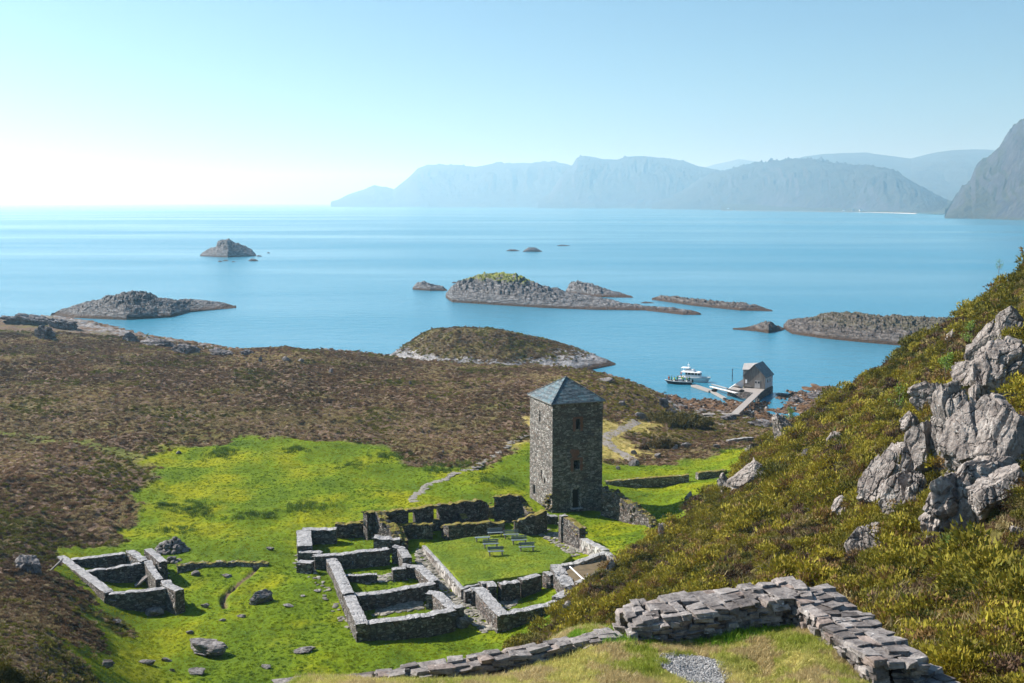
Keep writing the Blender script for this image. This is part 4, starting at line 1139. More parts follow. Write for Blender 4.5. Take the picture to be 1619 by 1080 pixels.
# ------------------------------------------------------------------ tower
def tower():
    A = np.array([5.07, 140.3]); e1 = np.array([.934, .358]); e2 = np.array([-.358, .934]); Wt, Lt = 6.95, 7.6
    z0, z1_ = 10.2, 24.9
    T = empty('stone_tower', (float(A[0] + 3), float(A[1] + 4), 11), 'tall square medieval stone tower with a pyramid slate roof', 'tower')
    def face(name, o, d, nrm, L_, holes, t=.9):
        xs = sorted({0, L_} | {h[0] for h in holes} | {h[1] for h in holes}); zs = sorted({z0, z1_} | {h[2] for h in holes} | {h[3] for h in holes})
        def sub(a, st):
            out = []
            for p, q in zip(a[:-1], a[1:]):
                k = max(1, int(round((q - p) / st))); out += [p + (q - p) * i / k for i in range(k)]
            return out + [a[-1]]
        xs = sub(xs, .35); zs = sub(zs, .35)
        mb = MB(); nx, nz = len(xs), len(zs)
        V = []
        for k, dep in enumerate((0, t)):
            for z in zs:
                for x in xs:
                    q = o + d * x - nrm * dep; V.append((q[0], q[1], z))
        V = np.array(V); m0 = nx * nz
        # slight unevenness of the outer face (not at the corners)
        inner = np.array([(0 < i < nx - 1) for _ in zs for i in range(nx)])
        dd = fbm3(V[:m0], 1.3, 3, 7) * .06
        V[:m0, :2] += np.outer(dd * inner, nrm)
        inh = lambda i, j: any(h[0] - 1e-6 <= (xs[i] + xs[i+1]) / 2 <= h[1] and h[2] <= (zs[j] + zs[j+1]) / 2 <= h[3] for h in holes)
        F = []
        for j in range(nz - 1):
            for i in range(nx - 1):
                a = j * nx + i
                if inh(i, j):
                    for (di, dj, p, q) in ((-1, 0, a + nx, a), (1, 0, a + 1, a + nx + 1), (0, -1, a, a + 1), (0, 1, a + nx + 1, a + nx)):
                        ii, jj = i + di, j + dj
                        if not (0 <= ii < nx - 1 and 0 <= jj < nz - 1 and inh(ii, jj)): F.append([p, q, q + m0, p + m0])
                    continue
                F.append([a, a + 1, a + nx + 1, a + nx]); F.append([a + m0, a + nx + m0, a + nx + 1 + m0, a + 1 + m0])
        mb.add(V, F)
        return mb.build(name, MAT['towerwall'], T)
    B_ = A + e1 * Wt; D_ = A + e2 * Lt; C_ = B_ + e2 * Lt
    face('wall', A, e1, -e2, Wt, [(2.75, 3.75, 11.2, 13.7), (3.2, 3.75, 21.5, 22.8), (2.95, 3.75, 16.3, 17.5)])
    face('wall', D_, -e2, -e1, Lt, [(3.2, 3.65, 21.9, 23.4), (3.8, 4.2, 14.5, 15.7), (5.0, 5.4, 14.2, 14.9), (1.1, 2.0, 11.9, 13.2)])
    face('wall', B_, e2, e1, Lt, [(3.4, 3.9, 21.5, 22.8)])
    face('wall', C_, -e1, e2, Wt, [(3.2, 3.8, 21.5, 22.8)])
    # arched surround over the door, quoins and window stones
    def on(s, z, o=0.0): q = A + e1 * s + e2 * (-o); return (q[0], q[1], z)
    m_ = MB()
    for k in range(9):
        a = PI * k / 8; m_.box(on(3.25 + .66 * math.cos(a), 13.55 + .62 * math.sin(a), .03), (.26, .22, .3), math.atan2(e1[1], e1[0]), 1, None)
    for s in (2.62, 3.88):
        for z in np.arange(11.35, 13.5, .36): m_.box(on(s, z, .03), (.28, .2, .33), math.atan2(e1[1], e1[0]))
    m_.build('door_surround', MAT['palewall'], T)
    m_ = MB(); m_.box(on(3.25, 12.5, -.45), (1.0, .08, 2.8), math.atan2(e1[1], e1[0])); m_.build('door', MAT['darkdoor'], T)
    m_ = MB(); m_.box(on(3.25, 11.2, .3), (1.7, .7, .25), math.atan2(e1[1], e1[0])); m_.build('doorstep', MAT['masonry'], T)
    red = plain('reddish_stone', (.2, .1, .07), .9, .3, 4, bump=.4)
    for (s, z, w, h) in ((3.48, 22.1, 1.0, 1.9), (3.35, 16.9, 1.3, 1.8)):
        m_ = MB()
        for sx in (-1, 1):
            for q in range(4): m_.box(on(s + sx * w / 2, z - h / 2 + .3 + q * h / 4.4, .02), (.3 + .12 * (q % 2), .12, h / 4.7), math.atan2(e1[1], e1[0]))
        m_.box(on(s, z + h / 2 - .1, .02), (w + .3, .12, .28), math.atan2(e1[1], e1[0]))
        m_.build('window_surround', red, T)
    m_ = MB(); r_ = np.random.default_rng(4)
    V, F = rock_shape((.95, .09, .75), 77, 3, 9, .1); az = math.atan2(e1[1], e1[0]); c_ = on(3.1, 18.4, -.0)
    V = np.c_[V[:, 0] * math.cos(az) - V[:, 1] * math.sin(az), V[:, 0] * math.sin(az) + V[:, 1] * math.cos(az), V[:, 2]]; m_.add(V + c_, F); m_.build('red_stone_patch', red, T)
    # eroded foot at the near left corner
    m_ = MB()
    for q in range(26):
        s = r_.uniform(.0, 2.6); zz = 11 + r_.uniform(0, 3.3) * (1 - s / 3.2)
        b = A + e2 * s + np.array([-.934, -.358]) * r_.uniform(.0, .25)
        V, F = rock_shape(np.array([.28, .34, .2]) * r_.uniform(.7, 1.5), 900 + q, 2, 6, .05); m_.add(V + [b[0], b[1], zz], F)
    m_.build('broken_masonry', MAT['mossmason'], T)
    # roof
    ov = .28; cz = z1_ + .03
    cr = [A - e1 * ov - e2 * ov, B_ + e1 * ov - e2 * ov, C_ + e1 * ov + e2 * ov, D_ - e1 * ov + e2 * ov]
    ctr = A + e1 * Wt / 2 + e2 * Lt / 2
    m_ = MB(); N = 14
    for k in range(4):
        a, b = cr[k], cr[(k + 1) % 4]; V = []; F = []
        for j in range(N + 1):
            t = j / N
            for i in range(N + 1):
                q = (a * (1 - i / N) + b * (i / N)) * (1 - t) + ctr * t
                V.append((q[0], q[1], cz + 2.65 * t + .04 * (j % 2)))
        for j in range(N):
            for i in range(N):
                q = j * (N + 1) + i; F.append([q, q + 1, q + N + 2, q + N + 1])
        m_.add(V, F)
    o = m_.build('roof', MAT['slate'], T)
    m_ = MB(); m_.hexa([(q[0], q[1], cz - .1) for q in cr] + [(q[0], q[1], cz - .005) for q in cr]); m_.build('eaves', MAT['greywood'], T)
    for q in cr:
        m_ = MB(); m_.tube((q[0], q[1], cz + .05), (ctr[0], ctr[1], cz + 2.75), .07, .05, 6); m_.build('hip_ridge', MAT['slate'], o)
tower()

# ------------------------------------------------------------------ benches
def bench(u, v, lab, back=True):
    x, y = P(u, v, GZ)[:2]; z = GZ + .02
    r = empty('bench', (x, y, z), lab, 'bench', 'benches on the lawn')
    Lb = 1.75; rz = math.radians(8); ca, sa = math.cos(rz), math.sin(rz)
    def w(a, b, c): return (x + a * ca - b * sa, y + a * sa + b * ca, z + c)
    m_ = MB()
    for k in (-.17, 0, .17): m_.box(w(0, k, .45), (Lb, .14, .045), rz)
    m_.build('seat', MAT['blueplank'], r)
    if back:
        m_ = MB()
        for k in (.62, .8): m_.box(w(0, .27 + (k - .6) * .25, k), (Lb, .04, .13), rz)
        m_.build('backrest', MAT['blueplank'], r)
    for s in (-1, 1):
        m_ = MB()
        m_.box(w(s * .68, -.18, .2), (.1, .1, .44), rz); m_.box(w(s * .68, .2, .2), (.1, .1, .44), rz); m_.box(w(s * .68, 0, .405), (.1, .5, .05), rz)
        if back: m_.hexa([w(s * .68 + a, b, c) for a, b, c in ((-.04, .2, .42), (.04, .2, .42), (.04, .27, .42), (-.04, .27, .42), (-.04, .31, .88), (.04, .31, .88), (.04, .36, .88), (-.04, .36, .88))])
        m_.build('leg', MAT['greywood'], r)
for a in [(783,848,'farthest bench of the left column, with backrest'),(763,856,'low backless bench on the left of the lawn'),(776,866,'bench with backrest just below the backless one'),(784,878,'front bench of the left column of benches'),
          (808,851,'farthest bench of the right column, with backrest'),(821,860,'middle bench of the right column of benches'),(833,871,'front bench of the right column of benches')]:
    bench(*a, back='backless bench' not in a[2])

# ------------------------------------------------------------------ drystone walls of the terrace in front
STONES = []
for k in range(14):
    bm = bmesh.new(); bmesh.ops.create_cube(bm, size=1.0)
    r = random.Random(k)
    for v in bm.verts: v.co += Vector([r.uniform(-.16, .16) for _ in range(3)])
    bmesh.ops.subdivide_edges(bm, edges=bm.edges[:], cuts=1, use_grid_fill=True)
    bmesh.ops.bevel(bm, geom=[e for e in bm.edges if e.calc_length() > 0 and len(e.link_faces) == 2 and e.calc_face_angle(0) > .5], offset=.035, segments=1, affect='EDGES')
    bmesh.ops.subdivide_edges(bm, edges=[e for e in bm.edges if e.calc_length() > .25], cuts=1, use_grid_fill=True)
    V = np.array([v.co[:] for v in bm.verts]); F = [[v.index for v in f.verts] for f in bm.faces]; bm.free()
    V = V * (1 + .09 * fbm3(V + k * 3.3, 3.0, 3, k)[:, None])
    STONES.append((V, F))
def put_stone(mb, c, size, rz, r, tiltx=.0, tilty=.0):
    V, F = STONES[r.integers(len(STONES))]
    V = V * np.array(size) * np.array([r.choice([-1, 1]), 1, 1]) if False else V * np.array(size)
    a, b = tiltx, tilty
    V = np.c_[V[:, 0], V[:, 1] * math.cos(a) - V[:, 2] * math.sin(a), V[:, 1] * math.sin(a) + V[:, 2] * math.cos(a)]
    V = np.c_[V[:, 0] * math.cos(b) + V[:, 2] * math.sin(b), V[:, 1], -V[:, 0] * math.sin(b) + V[:, 2] * math.cos(b)]
    V = np.c_[V[:, 0] * math.cos(rz) - V[:, 1] * math.sin(rz), V[:, 0] * math.sin(rz) + V[:, 1] * math.cos(rz), V[:, 2]]
    mb.add(V + np.array(c), F); mb.t.append(np.full(len(V), r.uniform(.0, 1.0)))

def drystone(name, label, pts, thick, zt_off, course=.1, seed=0, mat='wallstone', ls=(.11, .36), depth=2.2, parent=None):
    """pts (x,y,ztop); stones in courses on both faces and flat slabs on top"""
    r = np.random.default_rng(seed); mb = MB(); rows = resample(pts, .05)
    seg = np.r_[0, np.cumsum(np.linalg.norm(np.diff(rows[:, :2], axis=0), axis=1))]; Lw = seg[-1]
    def at(s):
        s = min(max(s, 0), Lw); p = np.array([np.interp(s, seg, rows[:, i]) for i in range(3)])
        q = np.array([np.interp(min(s + .15, Lw), seg, rows[:, i]) - np.interp(max(s - .15, 0), seg, rows[:, i]) for i in range(2)]); q /= np.linalg.norm(q)
        return p, q
    s = 0
    nc = int(depth / course)
    for c in range(nc):
        for side in (-1, 1, 0):
            if side == 0 and c > 1: continue
            s = r.uniform(0, .2)
            while s < Lw:
                l = r.uniform(*ls) * (1.15 if c == 0 else 1); p, q = at(s + l / 2)
                nn = np.array([-q[1], q[0]]); h = course * r.uniform(.85, 1.25)
                if c == 0:
                    rows_n = max(2, int(round(thick / .25))); 
                    if side != 0: s += l * 2; 
                    if side == 0:
                        wd_ = thick / rows_n
                        for k in range(rows_n):
                            off = (k + .5) * wd_ - thick / 2 + r.normal() * .03
                            lc = l * r.uniform(.8, 1.15)
                            put_stone(mb, (p[0] + nn[0] * off + q[0] * r.normal() * .05, p[1] + nn[1] * off + q[1] * r.normal() * .05, p[2] - h * .5 + r.normal() * .018), (lc * 1.06, wd_ * r.uniform(1.08, 1.3), h), math.atan2(q[1], q[0]) + r.normal() * .1, r, r.normal() * .045, r.normal() * .045)
                        s += l
                    continue
                if side == 0: break
                z = p[2] - course * (c + .5)
                off = side * (thick / 2 - .12 + r.normal() * .035)
                if z > gz(p[0], p[1]) - .35:
                    put_stone(mb, (p[0] + nn[0] * off, p[1] + nn[1] * off, z), (l * 1.03, .3, h * 1.02), math.atan2(q[1], q[0]) + r.normal() * .06, r, r.normal() * .05, r.normal() * .05)
                s += l
    # earth and rubble core
    o = mb.build(name, MAT[mat], parent, loc=None if parent else tuple(rows[0]))
    ta = o.data.attributes.new('tint', 'FLOAT', 'POINT'); ta.data.foreach_set('value', np.concatenate(mb.t).astype(np.float32))
    if label: tag(o, label, 'wall')
    core = MB(); strip(core, [(p[0], p[1], p[2] - .16) for p in rows[min(8, len(rows) // 5):-min(8, len(rows) // 5):4]], thick - .45, None, .02, .02, seed=3)
    co = core.build('rubble_core', MAT['darkcore'], o)
    co.location = (0, 0, 0)
    return o
MAT['darkcore'] = plain('earth_core', (.05, .045, .04), 1, .3, 5)
MAT['wallstone'] = rock_mat('drystone_block', a=(.09, .08, .08), b=(.22, .205, .2), c=(.42, .4, .39), sc=3.2, lichen=.6, bdist=.035, warm=(.15, .135, .125), crack=0)
LW = [P(978,970,42.25), P(1040,962,42.3), P(1130,948,42.35), P(1200,936,42.4), P(1268,925,42.45)]
drystone('drystone_wall', 'angled drystone wall of flat grey blocks on the terrace in front', LW + [P(1300,950,42.35), P(1345,985,42.3), P(1392,1018,42.25), P(1420,1040,42.2)], 1.02, 0, seed=3, depth=1.05)
drystone('wall_end', None, [P(1405,1045,41.95), P(1450,1058,41.85), P(1492,1090,41.7)], .8, 0, seed=4, depth=.7)
bpy.data.objects['wall_end']['label'] = 'stepped lower end of the terrace wall at the frame bottom'; bpy.data.objects['wall_end']['category'] = 'wall'
drystone('stone_kerb', 'low line of pale flat stones edging the front terrace', [P(440,1084,41.9), P(520,1074,41.95), P(600,1063,42.0), P(680,1052,42.03), P(760,1039,42.04), P(850,1022,42.04), P(930,1008,42.06), P(965,1000,42.1)], .36, 0, seed=5, depth=.5, course=.08, ls=(.16, .42))

# ------------------------------------------------------------------ harbour
def harbour():
    q0 = np.array(P(1176, 612.5, 2.0)); f = np.array([.87, -.49]); f /= np.linalg.norm(f); s = np.array([-f[1], f[0]])
    Wd, Ld = 5.6, 6.6; zq = 2.0
    B = empty('boathouse', (q0[0] + 2, q0[1] + 2, zq), 'grey timber boathouse with a steep slate roof on the quay', 'boathouse')
    def w(a, b, z): return (q0[0] + f[0] * a + s[0] * b, q0[1] + f[1] * a + s[1] * b, z)
    hw, hr = 3.2, 6.1
    board = NT('grey_vertical_boards'); tc = board.pos()
    st = board.noise(board.scale(tc, (6, 6, .25)), 1.6, 4, .7)
    board.base(board.ramp(st, [(.3, (.07, .06, .055)), (.5, (.17, .15, .135)), (.7, (.27, .25, .23))])); board.nrm(board.bump(st, .6, .05))
    white = NT('flaking_white_boards'); st2 = white.noise(white.scale(white.pos(), (5, 5, .4)), 1.6, 5, .7); white.base(white.ramp(st2, [(.35, (.25, .24, .23)), (.5, (.55, .56, .57)), (.7, (.72, .73, .74))]))
    m_ = MB(); m_.add([w(0, 0, zq), w(Wd, 0, zq), w(Wd, 0, zq + hw), w(Wd / 2, 0, zq + hr), w(0, 0, zq + hw)] + [w(0, .12, zq), w(Wd, .12, zq), w(Wd, .12, zq + hw), w(Wd / 2, .12, zq + hr), w(0, .12, zq + hw)],
                      [[0, 1, 2, 3, 4], [9, 8, 7, 6, 5], [0, 5, 6, 1], [1, 6, 7, 2], [2, 7, 8, 3], [3, 8, 9, 4], [4, 9, 5, 0]])
    m_.build('gable_wall', board.m, B)
    m_ = MB(); m_.add([w(0, Ld, zq), w(Wd, Ld, zq), w(Wd, Ld, zq + hw), w(Wd / 2, Ld, zq + hr), w(0, Ld, zq + hw)], [[4, 3, 2, 1, 0]]); m_.build('gable_wall', board.m, B)
    for a, mt in ((0, board.m), (Wd, white.m)):
        m_ = MB(); d = -.0 if a == 0 else 0; m_.hexa([w(a - .06, .125, zq), w(a + .06, .125, zq), w(a + .06, Ld - .01, zq), w(a - .06, Ld - .01, zq), w(a - .06, .125, zq + hw), w(a + .06, .125, zq + hw), w(a + .06, Ld - .01, zq + hw), w(a - .06, Ld - .01, zq + hw)])
        m_.build('side_wall', mt, B)
    for sg in (0, 1):
        a0, a1 = (Wd / 2, -.35) if sg == 0 else (Wd / 2, Wd + .35)
        k = (hr - hw) / (Wd / 2); zz = zq + hr - k * abs(a1 - a0) + .05
        m_ = MB(); V = [w(a0, -.3, zq + hr + .05), w(a1, -.3, zz), w(a1, Ld + .3, zz), w(a0, Ld + .3, zq + hr + .05)]
        m_.hexa(V + [(x, y, z + .14) for x, y, z in V]); ro = m_.build('roof_slope', MAT['slate'], B)
    # side gable on the seaward left
    m_ = MB(); V = [w(-1.7, 3.6, zq + 4.0), w(Wd / 2 - .6, 3.6, zq + 4.4), w(Wd / 2 - .6, 5.0, zq + 5.9), w(-1.7, 5.0, zq + 5.5)]
    m_.hexa(V + [(x, y, z + .12) for x, y, z in V]); V = [w(-1.7, 6.4, zq + 4.0), w(Wd / 2 - .6, 6.4, zq + 4.4), w(Wd / 2 - .6, 5.02, zq + 5.9), w(-1.7, 5.02, zq + 5.5)]
    m_.hexa(V[::-1] + [(x, y, z + .12) for x, y, z in V[::-1]]); m_.build('dormer_roof', MAT['concrete'], B)
    m_ = MB(); m_.hexa([w(-1.5, 3.8, zq + .5), w(.0, 3.8, zq + .5), w(0, 6.2, zq + .5), w(-1.5, 6.2, zq + .5), w(-1.5, 3.8, zq + 4.05), w(0, 3.8, zq + 4.05), w(0, 6.2, zq + 4.05), w(-1.5, 6.2, zq + 4.05)]); m_.build('dormer_wall', board.m, B)
    # door, windows
    d = None
    m_ = MB(); m_.hexa([w(2.9, -.05, zq + .05), w(4.3, -.05, zq + .05), w(4.3, -.002, zq + .05), w(2.9, -.002, zq + .05), w(2.9, -.05, zq + 2.1), w(4.3, -.05, zq + 2.1), w(4.3, -.002, zq + 2.1), w(2.9, -.002, zq + 2.1)])
    d = m_.build('door', MAT['concrete'], B)
    for a in (3.0, 3.75):
        m_ = MB(); m_.hexa([w(a, -.07, zq + 1.35), w(a + .42, -.07, zq + 1.35), w(a + .42, -.053, zq + 1.35), w(a, -.053, zq + 1.35), w(a, -.07, zq + 1.85), w(a + .42, -.07, zq + 1.85), w(a + .42, -.053, zq + 1.85), w(a, -.053, zq + 1.85)]); m_.build('pane', MAT['glass'], d)
    m_ = MB(); m_.hexa([w(.35, -.06, zq + 1.2), w(.85, -.06, zq + 1.2), w(.85, -.01, zq + 1.2), w(.35, -.01, zq + 1.2), w(.35, -.06, zq + 2.1), w(.85, -.06, zq + 2.1), w(.85, -.01, zq + 2.1), w(.35, -.01, zq + 2.1)]); m_.build('window', MAT['whitepaint'], B)
    for b in (1.6, 3.8):
        m_ = MB(); m_.hexa([w(Wd + .065, b, zq + 1.4), w(Wd + .1, b, zq + 1.4), w(Wd + .1, b + .8, zq + 1.4), w(Wd + .065, b + .8, zq + 1.4), w(Wd + .065, b, zq + 2.3), w(Wd + .1, b, zq + 2.3), w(Wd + .1, b + .8, zq + 2.3), w(Wd + .065, b + .8, zq + 2.3)]); m_.build('window', MAT['glass'], B)
    # stone quay under it
    Q = empty('quay', (q0[0], q0[1], 0), 'stone quay with a timber deck under the boathouse', 'quay')
    m_ = MB(); pts = [P(1150, 615, 1.85), P(1200.5, 623, 1.85), w(Wd + .1, -.3, 1.85), w(Wd + .1, Ld + .3, 1.85), w(-.2, Ld + .3, 1.85)]
    n_ = len(pts); m_.add([(p[0], p[1], -2) for p in pts] + [(p[0], p[1], 1.86) for p in pts], [list(range(n_))[::-1], list(range(n_, 2 * n_))] + [[i, (i + 1) % n_, n_ + (i + 1) % n_, n_ + i] for i in range(n_)])
    m_.build('stone_base', MAT['mossmason'], Q)
    a = np.array(P(1150.5, 615, 1.9)); b = np.array(P(1201, 622.8, 1.9)); c = np.array(w(Wd, -.1, 1.9)); e = np.array(w(-2.6, .8, 1.9))
    m_ = MB(); K = 34
    for i in range(K):
        t0, t1 = i / K, (i + .86) / K
        A0, A1, B0, B1 = a + (b - a) * t0, a + (b - a) * t1, e + (c - e) * t0, e + (c - e) * t1
        m_.hexa([A0, A1, B1, B0] + [q + [0, 0, .07] for q in (A0, A1, B1, B0)])
    m_.build('deck', MAT['deckwood'], Q)
    # white slip beside it
    S = [P(1153, 613, 1.2), P(1174, 612.5, 2.1), w(-.15, 4.6, 4.4), P(1163, 606.5, 3.2)]
    m_ = MB(); S = [np.array(p) for p in S]; m_.hexa([p - [0, 0, .15] for p in S] + S); o = m_.build('boat_slip', MAT['whitepaint'], None, loc=tuple(S[0])); tag(o, 'white sloping boards leaning against the left side of the boathouse', 'slipway')
    # boardwalks
    def walk(name, p0, p1, wd_, lab, mt, posts=True, th=.12, cat='walkway', gap=.86, K=None):
        p0 = np.array(p0); p1 = np.array(p1); d_ = p1 - p0; Lw = np.linalg.norm(d_[:2]); dn = d_[:2] / Lw; nn = np.array([-dn[1], dn[0]]); K = K or int(Lw / .45)
        R_ = empty(name, tuple(p0), lab, cat); m_ = MB()
        for i in range(K):
            c0 = p0 + d_ * i / K; c1 = p0 + d_ * (i + gap) / K
            q = [np.array([c[0] + nn[0] * sg * wd_ / 2, c[1] + nn[1] * sg * wd_ / 2, c[2] - th]) for c, sg in ((c0, -1), (c1, -1), (c1, 1), (c0, 1))]
            m_.hexa(q + [k + [0, 0, th] for k in q])
        m_.build('decking', mt, R_)
        m_ = MB()
        for sg in (-1, 1):
            o1 = np.array([nn[0], nn[1], 0]) * sg * (wd_ / 2 - .12); m_.tube(p0 + o1 - [0, 0, th + .1], p1 + o1 - [0, 0, th + .1], .1, n=5)
        m_.build('beam', MAT['greywood'], R_)
        if posts:
            for i in range(1, max(2, int(Lw / 4))):
                for sg in (-1, 1):
                    c = p0 + d_ * i / max(2, int(Lw / 4)) + np.array([nn[0], nn[1], 0]) * sg * (wd_ / 2 - .15)
                    m_ = MB(); m_.tube((c[0], c[1], -1), (c[0], c[1], c[2] - th), .12, n=6); m_.build('post', MAT['greywood'], R_)
        return R_
    walk('boardwalk', P(1197, 621, 1.95), P(1162, 653.5, 3.0), 1.7, 'wide straight boardwalk from the quay to the shore', MAT['deckwood'])
    walk('boardwalk', P(1168, 654.3, 3.0), P(1111, 654.5, 3.3), 1.1, 'narrow boardwalk along the shore left of the wide one', MAT['deckwood'], posts=True)
    walk('floating_jetty', P(1097, 608.5, .55), P(1125, 617.5, .55), 1.8, 'floating jetty beside the boats', MAT['deckwood'], posts=False, th=.4)
    walk('floating_jetty', P(1125, 617.5, .5), P(1146, 629, .5), 1.0, 'narrow inner end of the floating jetty', MAT['deckwood'], posts=False, th=.35)
    walk('gangway', P(1124, 611, .75), P(1165, 621, 1.95), .9, 'light metal gangway between jetty and quay', MAT['whitepaint'], posts=False, th=.1)
    walk('gangway', P(1126, 607, .9), P(1150, 613.5, 1.7), .6, 'thin upper gangway beyond the main one', MAT['steel'], posts=False, th=.1)
    m_ = MB(); p = np.array(P(1129.5, 621, .2)); V, F = rock_shape((.95, .7, .6), 5, 3, 8, .04); m_.add(V + p + [0, 0, .5], F); o = m_.build('fender_float', MAT['rubber'], None, loc=tuple(p)); tag(o, 'dark rounded float beside the jetty', 'float')
    p = np.array(P(1172, 619.5, 1.95)); m_ = MB(); V, F = rock_shape((.8, .4, .35), 6, 3, 8, .04); m_.add(V + p + [0, 0, .3], F); o = m_.build('net_bundle', MAT['rubber'], None, loc=tuple(p)); tag(o, 'dark bundle lying on the quay deck', 'bundle')
    p = np.array(P(1182, 613.2, 2)); m_ = MB()
    m_.box(p + [0, 0, .42], (2.0, .5, .07), math.atan2(f[1], f[0])); m_.box(p + [-.7, .4, .2], (.1, .4, .4), 0); m_.box(p + [.7, -.4, .2], (.1, .4, .4), 0); o = m_.build('bench_plank', MAT['greywood'], None, loc=tuple(p)); tag(o, 'plain plank bench against the boathouse gable', 'bench')
    # marker pole standing in the water
    p = P(1157.7, 602.5, 0); r = empty('marker_pole', p, 'thin dark marker pole standing in the water by the boathouse', 'pole')
    m_ = MB(); m_.tube((p[0], p[1], -1.5), (p[0], p[1], 3.2), .11, .09); m_.build('pole', MAT['dark_hull'], r)
    m_ = MB(); m_.tube((p[0], p[1], 3.2), (p[0], p[1], 3.45), .22, .1); m_.tube((p[0], p[1], 1.35), (p[0], p[1], 1.7), .17); m_.build('collar', MAT['navy'], r)
    # --- boats
    def hull(cx, cy, L_, Bm, hd, ang, name, mt, lab, keel=-.3, sheer=.5, par=None):
        ca, sa = math.cos(ang), math.sin(ang); V = []; F = []; ns, nv = 22, 7
        for i in range(ns):
            t = i / (ns - 1); x = (t - .5) * L_
            bw = Bm / 2 * (1 - max(0, (t - .45) / .55) ** 2.4) * (.86 + .14 * min(1, t / .3)) + .02
            top = hd + sheer * max(0, t - .3) ** 2
            for j in range(nv):
                a = j / (nv - 1)
                V.append((x - 1.1 * (1 - a) * max(0, (t - .6) / .4) ** 2, -bw * (.62 + .38 * a ** .6) * (1 if a > 0 else .0), keel + (top - keel) * a))
            for j in range(nv):
                a = 1 - j / (nv - 1)
                V.append((x - 1.1 * (1 - a) * max(0, (t - .6) / .4) ** 2, bw * (.62 + .38 * a ** .6) * (1 if a > 0 else .0), keel + (top - keel) * a))
        m2 = 2 * nv
        for i in range(ns - 1):
            for j in range(m2):
                if j == nv - 1: continue
                F.append([i * m2 + j, (i + 1) * m2 + j, (i + 1) * m2 + (j + 1) % m2, i * m2 + (j + 1) % m2])
        # deck slightly below the rail
        k = len(V)
        for i in range(ns):
            a = V[i * m2 + nv - 1]; b = V[i * m2 + nv]
            V.append((a[0], a[1] * .95, a[2] - .22)); V.append((b[0], b[1] * .95, b[2] - .22))
        for i in range(ns - 1):
            F.append([k + 2*i, k + 2*i+2, k + 2*i+3, k + 2*i+1]); F.append([i*m2+nv-1, k+2*i, k+2*i+2, (i+1)*m2+nv-1][::-1]); F.append([i*m2+nv, (i+1)*m2+nv, k+2*i+3, k+2*i+1][::-1])
        F.append([j for j in range(m2)][::-1])
        V = [(cx + x * ca - y * sa, cy + x * sa + y * ca, z) for x, y, z in V]
        return V, F
    # cabin boat
    c = np.array(P(1099, 605, 0)); ang = math.radians(-24)
    Bt = empty('cabin_cruiser', (c[0], c[1], 0), 'white cabin cruiser with a flybridge moored beyond the jetty', 'boat')
    V, F = hull(c[0], c[1] + 2.0, 9.6, 3.3, 1.25, ang, 'hull', None, None); cy = c[1] + 2.0
    mesh_obj('hull', V, F, MAT['hull_grey'], Bt, smooth=False)
    ca, sa = math.cos(ang), math.sin(ang)
    def b(x, y, z): return np.array((c[0] + x * ca - y * sa, cy + x * sa + y * ca, z))
    def bb(nm, x0, x1, y, z0, z1__, mt, par, fr=0, rk=0):
        m_ = MB(); q = [b(x0, -y, z0), b(x1, -y, z0), b(x1, y, z0), b(x0, y, z0), b(x0 + rk, -y * .93, z1__), b(x1 - fr, -y * .93, z1__), b(x1 - fr, y * .93, z1__), b(x0 + rk, y * .93, z1__)]
        m_.hexa(q); return m_.build(nm, mt, par)
    cab = bb('cabin', -2.4, 2.1, 1.25, 1.1, 2.0, MAT['whitepaint'], Bt, .4)
    bb('window_band', -2.2, 2.0, 1.2, 2.003, 2.62, MAT['glass'], Bt, .5)
    bb('cabin_roof', -3.4, 2.0, 1.35, 2.623, 2.8, MAT['whitepaint'], Bt, .3)
    for x in (-1.6, -.6, .4, 1.3):
        m_ = MB(); 
        for sg in (-1, 1): m_.box(b(x, sg * 1.19, 2.3), (.14, .06, .6), ang)
        m_.build('pillar', MAT['whitepaint'], Bt)
    bb('flybridge', -2.6, .4, 1.0, 2.803, 3.4, MAT['whitepaint'], Bt, .5, .2)
    bb('flybridge_roof', -3.6, -1.2, 1.0, 3.75, 3.9, MAT['whitepaint'], Bt, .1, .1)
    m_ = MB()
    for x in (-3.4, -1.5):
        for sg in (-1, 1): m_.tube(b(x, sg * .85, 2.8), b(x, sg * .85, 3.76), .05, n=5)
    m_.build('roof_support', MAT['steel'], Bt)
    m_ = MB(); m_.tube(b(-1.6, 0, 3.9), b(-1.7, 0, 5.3), .06, .04, 6); m_.box(b(-1.65, 0, 4.6), (.5, .9, .1), ang); m_.build('radar_mast', MAT['whitepaint'], Bt)
    m_ = MB()
    for i in range(6):
        x = 2.3 + i * .45; yy = 1.2 * (1 - (i / 6) ** 2.0)
        for sg in (-1, 1): m_.tube(b(x, sg * yy, 1.2), b(x, sg * yy, 1.95), .03, n=4)
    m_.build('bow_rail', MAT['steel'], Bt)
    bb('rubbing_strake', -4.75, -4.7, 1.3, .75, .9, MAT['navy'], Bt)
    # open work boat full of people
    c2 = np.array(P(1073, 607.5, 0)); ang2 = math.radians(172)
    Wb = empty('open_workboat', (c2[0], c2[1], 0), 'dark open passenger boat crowded with people at the jetty', 'boat')
    V, F = hull(c2[0], c2[1] + .6, 7.4, 2.6, .75, ang2, 'hull', None, None, sheer=.7)
    mesh_obj('hull', V, F, MAT['dark_hull'], Wb)
    ca2, sa2 = math.cos(ang2), math.sin(ang2)
    def b2(x, y, z): return np.array((c2[0] + x * ca2 - y * sa2, c2[1] + .6 + x * sa2 + y * ca2, z))
    m_ = MB()
